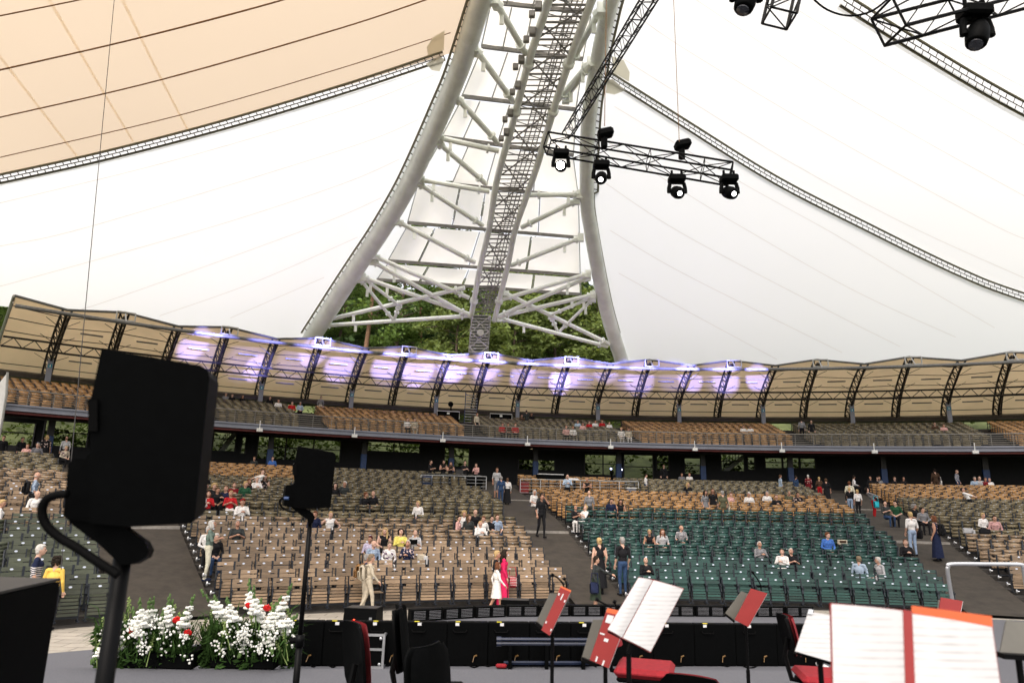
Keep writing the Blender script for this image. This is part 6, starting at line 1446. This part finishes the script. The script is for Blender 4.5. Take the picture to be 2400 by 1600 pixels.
# ------------------------------------------------------------------ music stands, folders and scores
z8 = lambda x, y: (1200 + x / 3.92, 1200 + y / 3.92)
z9 = lambda x, y: (1800 + x / 3.92, 1200 + y / 3.92)
def quad3(pts, d, tilt=.10):
    ys = [p[1] for p in pts]; y0, y1 = min(ys), max(ys); return [at(X, Y, d + tilt * (1 - (Y - y0) / (y1 - y0 + 1e-6))) for X, Y in pts]
def nrm_of(P):
    n = (P[1] - P[0]).cross(P[2] - P[0]).normalized(); return n if n.y > 0 else -n      # points away from the camera
def sheet(par, name, P, mt, off, th=.004):
    n = nrm_of(P); m = MB(); m.slab([p - n * off for p in P], -n, th); return m.build(name, M[mt], par)
def mstand(lab, desk, d, polepx, tilt=.10, mt='olivepanel', lamp=None):
    P = quad3(desk, d, tilt); n = nrm_of(P); c = sum(P, V3()) / 4; q = at(*polepx, d + .06); t = thing('music_stand', lab, 'music stand', V3((q.x, q.y, RZ)))
    m = MB(); m.slab([p + n * .004 for p in P], n, .012); m.build('desk', M[mt], t)
    m = MB(); a, b = P[2], P[3]; m.beam(a, b, .06, .02); m.build('ledge', M['blackmetal'], t)
    m = MB(); m.tube(V3((q.x, q.y, RZ + .1)), q, .013, 8); m.tube(q, c + n * .03, .016, 6); m.tube(V3((q.x, q.y, RZ + .08)), V3((q.x, q.y, RZ + .7)), .018, 8); m.build('pole', M['blackmetal'], t)
    for k in range(3): a = 2.1 * k + .3; m = MB(); m.tube(V3((q.x, q.y, RZ + .3)), V3((q.x + .32 * math.cos(a), q.y + .32 * math.sin(a), RZ + .02)), .010, 5); m.build('leg', M['blackmetal'], t)
    if lamp:
        for L in lamp: m = MB(); m.path(smooth_path([at(X, Y, d + .05) for X, Y in L], 5), .006, 5); m.tube(at(*L[0], d + .05), at(L[0][0] + 6, L[0][1] + 3, d + .05), .012, 6); m.build('clip_lamp', M['blackmetal'], t)
    return t
def lerpq(P, u, v): return P[0].lerp(P[1], u).lerp(P[3].lerp(P[2], u), v)
def folder(lab, pts, d, tilt, bits=(), orange=None, edge=True, cat='folder', cover='red'):
    P = quad3(pts, d, tilt); n = nrm_of(P); t = thing('music_folder', lab, cat, sum(P, V3()) / 4)
    m = MB(); m.slab([p - n * .004 for p in P], -n, .014); m.build('cover', M[cover], t)
    if edge: sheet(t, 'page_block', [lerpq(P, .985, .02), lerpq(P, 1.03, .03), lerpq(P, 1.03, .99), lerpq(P, .985, .99)], 'paper', .002, .010)
    if orange: sheet(t, 'orange_card', [lerpq(P, u, v) for u, v in orange], 'orangepaper', -.006, .003)
    for u, v, du, dv in bits: sheet(t, 'white_strap', [lerpq(P, u, v), lerpq(P, u + du, v), lerpq(P, u + du, v + dv), lerpq(P, u, v + dv)], 'paper', .0185, .002)
    return t
Z8 = lambda L: [z8(*p) for p in L]
Z9 = lambda L: [z9(*p) for p in L]
mstand('music stand with a dark desk holding the narrow red folder', Z8([(350, 740), (540, 760), (350, 1130), (220, 1010)]), 4.85, z8(372, 1140), lamp=[[z8(360, 570), z8(420, 600), z8(470, 660), z8(480, 720)], [z8(470, 605), z8(500, 650), z8(495, 700)]])
folder('red folder with white studs on the stand right of the pink dress', Z8([(445, 690), (535, 730), (345, 1130), (268, 1078)]), 4.78, .10, ((.05, .12, .12, .05), (.82, .2, .12, .05), (.05, .78, .12, .05), (.82, .86, .12, .05), (.42, .10, .1, .14)), ((-.02, -.04), (1.04, -.04), (1.04, .12), (-.02, .12)))
mstand('music stand with a dark desk holding the red folder under the open score', Z8([(745, 985), (840, 985), (780, 1400), (640, 1340)]), 4.25, z8(858, 1420), lamp=[[z8(770, 795), z8(850, 840), z8(905, 870), z8(930, 930)], [z8(930, 815), z8(955, 860), z8(950, 900)]])
folder('red folder with a white label under the open white score', Z8([(860, 915), (1060, 960), (885, 1428), (712, 1352)]), 4.15, .10, ((.10, .04, .30, .16), (.05, .42, .22, .03), (.32, .5, .2, .06), (.25, .88, .08, .1), (.62, .90, .08, .1)), ((.02, -.09), (.62, -.09), (.62, .05), (.02, .05)))
mstand('music stand carrying the open white score at the lower middle', Z8([(1165, 612), (1560, 705), (1265, 1270), (885, 1075)]), 3.45, z8(1072, 1290), .16, 'black')
def score(lab, L, Rr_, spine, d, tilt, cov):
    allp = L + Rr_; ys = [p[1] for p in allp]; y0, y1 = min(ys), max(ys); T_ = lambda p: at(p[0], p[1], d + tilt * (1 - (p[1] - y0) / (y1 - y0)))
    P, Q = [T_(p) for p in L], [T_(p) for p in Rr_]; t = thing('open_score', lab, 'score', sum(P, V3()) / 4); n = nrm_of(P)
    for G in (P, Q):
        m = MB(); g = [lerpq(G, u, v) for u, v in ((-.012, -.012), (1.012, -.012), (1.012, 1.012), (-.012, 1.012))]; m.slab([p - n * .002 for p in g], -n, .006); m.build('cover', M[cov], t)
        m = MB(); rows = []
        for i in range(7):
            u = i / 6; rows.append([lerpq(G, u, v) - n * (.010 + .010 * math.sin(math.pi * u)) for v in (0, 1)])
        m.grid(rows); m.build('page', M['music'], t, smooth=True)
    if spine: m = MB(); m.slab([T_(p) - n * .004 for p in spine], -n, .010); m.build('spine', M[cov], t)
    return t
def music():
    m = mat('printed music page', (.80, .79, .79), .7, var=.02); nt = m.node_tree; b = nt.nodes['Principled BSDF']; tc = nt.nodes.new('ShaderNodeTexCoord'); wv = nt.nodes.new('ShaderNodeTexWave'); wv.bands_direction = 'Z'; wv.inputs['Scale'].default_value = 16; wv.inputs['Distortion'].default_value = .4
    nt.links.new(tc.outputs['Object'], wv.inputs['Vector']); nz = nt.nodes.new('ShaderNodeTexNoise'); nz.inputs['Scale'].default_value = 14; nt.links.new(tc.outputs['Object'], nz.inputs['Vector'])
    mu = nt.nodes.new('ShaderNodeMath'); mu.operation = 'MULTIPLY'; nt.links.new(wv.outputs['Fac'], mu.inputs[0]); nt.links.new(nz.outputs['Fac'], mu.inputs[1]); mr = nt.nodes.new('ShaderNodeMapRange'); mr.inputs[1].default_value = .3; mr.inputs[2].default_value = .7; mr.inputs[3].default_value = 1.0; mr.inputs[4].default_value = .74; nt.links.new(mu.outputs[0], mr.inputs[0])
    vm = nt.nodes.new('ShaderNodeVectorMath'); vm.operation = 'SCALE'; vm.inputs[0].default_value = (.54, .535, .535); nt.links.new(mr.outputs[0], vm.inputs['Scale']); nt.links.new(vm.outputs[0], b.inputs['Base Color']); return m
M['music'] = music()
score('open white score with a red spine line, tilted on the middle stand', Z8([(1160, 602), (1288, 625), (1008, 1150), (876, 1075)]), Z8([(1296, 626), (1570, 706), (1270, 1280), (1016, 1152)]), None, 3.38, .16, 'red')
mstand('music stand with a grey desk and short red folder toward the right', Z8([(2110, 722), (2200, 760), (2040, 1000), (1955, 932)]), 6.5, z8(2150, 1050), lamp=[[z8(2200, 545), z8(2240, 590), z8(2280, 660), z8(2290, 720)]])
folder('short red folder with yellow marks clipped to the grey desk', Z8([(2192, 698), (2340, 742), (2165, 1050), (2042, 985)]), 6.4, .1, (), None)
mstand('music stand close to the camera carrying the big open score', Z9([(600, 900), (2040, 1010), (2130, 1700), (600, 1700)]), 2.02, z9(1330, 1700), .14, 'black')
score('huge blurred open score with a red spine in the lower right corner', Z9([(570, 845), (1222, 908), (1248, 1720), (590, 1720)]), Z9([(1302, 935), (2040, 1058), (2132, 1720), (1330, 1720)]), Z9([(1222, 900), (1302, 912), (1334, 1720), (1246, 1720)]), 1.92, .12, 'red')
P = quad3(Z9([(1322, 855), (2056, 952), (2078, 1180), (1322, 1100)]), 2.02, .03); n = nrm_of(P); t = thing('orange_sheet', 'orange sheet sticking out behind the right page of the huge score', 'sheet', P[0]); m = MB(); m.slab(P, n, .003); m.build('card', M['orangepaper'], t)
mstand('music stand behind the huge score carrying white loose sheets', Z9([(372, 930), (640, 960), (600, 1380), (255, 1280)]), 3.3, z9(480, 1400), .12, 'black')
P = quad3(Z9([(368, 914), (640, 955), (620, 1385), (246, 1276)]), 3.22, .12); t = thing('sheet_music', 'white music sheets left of the huge open score', 'sheet', P[0]); n = nrm_of(P); m = MB(); m.slab(P, -n, .006); m.build('page', M['music'], t); sheet(t, 'metal_clip', [lerpq(P, -.03, -.05), lerpq(P, .12, -.05), lerpq(P, .12, .06), lerpq(P, -.03, .06)], 'alu', .012, .004)
mstand('music stand below the silver handrail holding a small red folder', Z9([(1570, 800), (1790, 830), (1770, 1000), (1550, 980)]), 6.9, z9(1660, 980), .1)
folder('small red folder with a black clip below the silver handrail', Z9([(1582, 782), (1780, 815), (1752, 960), (1556, 930)]), 6.8, .08, (), None)
mstand('empty dark music stand cut by the right edge of the picture', Z9([(2195, 985), (2460, 1010), (2440, 1330), (2130, 1310)]), 2.9, z9(2300, 1330), .12)
t = thing('handrail', 'silver tube handrail at the right end of the stage', 'handrail', at(2232, 1396, 8)); m = MB(); q = smooth_path([at(X, Y, 8) for X, Y in ((2238, 1440), (2230, 1396), (2221, 1340), (2222, 1328), (2230, 1321), (2310, 1321), (2388, 1322), (2397, 1327), (2400, 1340), (2412, 1420))], 6); m.path(q, .022, 10); m.build('tube', M['alu'], t, smooth=True); m = MB(); p = onz(2245, 1470, SZ); m.tube(at(2238, 1440, 8), V3((at(2238, 1440, 8).x, at(2238, 1440, 8).y, SZ)), .022, 8); m.build('post', M['alu'], t)
t = thing('mouth_piece_bag', 'small pale cloth lying on the right red chair', 'cloth', at(1935, 1566, 6.3)); m = MB(); m.ell((0, 0, 0), (.10, .05, .03), 10, 6, Matrix.Rotation(.5, 3, 'Y')); m.ell((.08, 0, -.02), (.08, .045, .025), 10, 6); m.build('folded_cloth', M['paper'], t, local=True, smooth=True)

# things left on seats
def left(name, lab, cat, X, Y, parts):
    q = onfloor(X, Y, .62); R, a = topol(q.x, q.y); Rr = ROW0 + RP * round((R - ROW0) / RP); t = thing(name, lab, cat, pol(Rr - .05, a, zfl(Rr) + .46), -a)
    for nm, mt, c, sz in parts: m = MB(); m.bbox(c, sz, .02, Matrix.Rotation(.25, 3, 'Z')); m.build(nm, M[mt] if mt in M else cloth(mt), t, local=True)
left('paper_bag', 'brown and white paper bag on the seat before the navy floral top', 'bag', 988, 1318, (('bag_body', 'BE', (0, -.05, .22), (.28, .16, .36)), ('white_sheet', 'paper', (.14, -.12, .20), (.16, .04, .30))))
left('folded_jacket', 'pale jacket laid on a tan seat at the right edge block', 'jacket', 2270, 1255, (('jacket_body', 'LG', (0, -.02, .36), (.42, .12, .22)), ('sleeve', 'LG', (.2, -.1, .25), (.10, .08, .3))))
left('handbag', 'dark bag laid on a tan seat right of the pale jacket', 'bag', 2310, 1257, (('bag_body', 'K', (0, -.02, .36), (.46, .14, .2)), ('handle', 'K', (0, -.02, .48), (.2, .03, .06))))
left('handbag', 'beige bag on the green seat right of the bright blue top', 'bag', 1970, 1275, (('bag_body', 'BE', (0, -.02, .30), (.4, .14, .2)), ('flap', 'BR', (0, -.1, .33), (.3, .03, .1))))
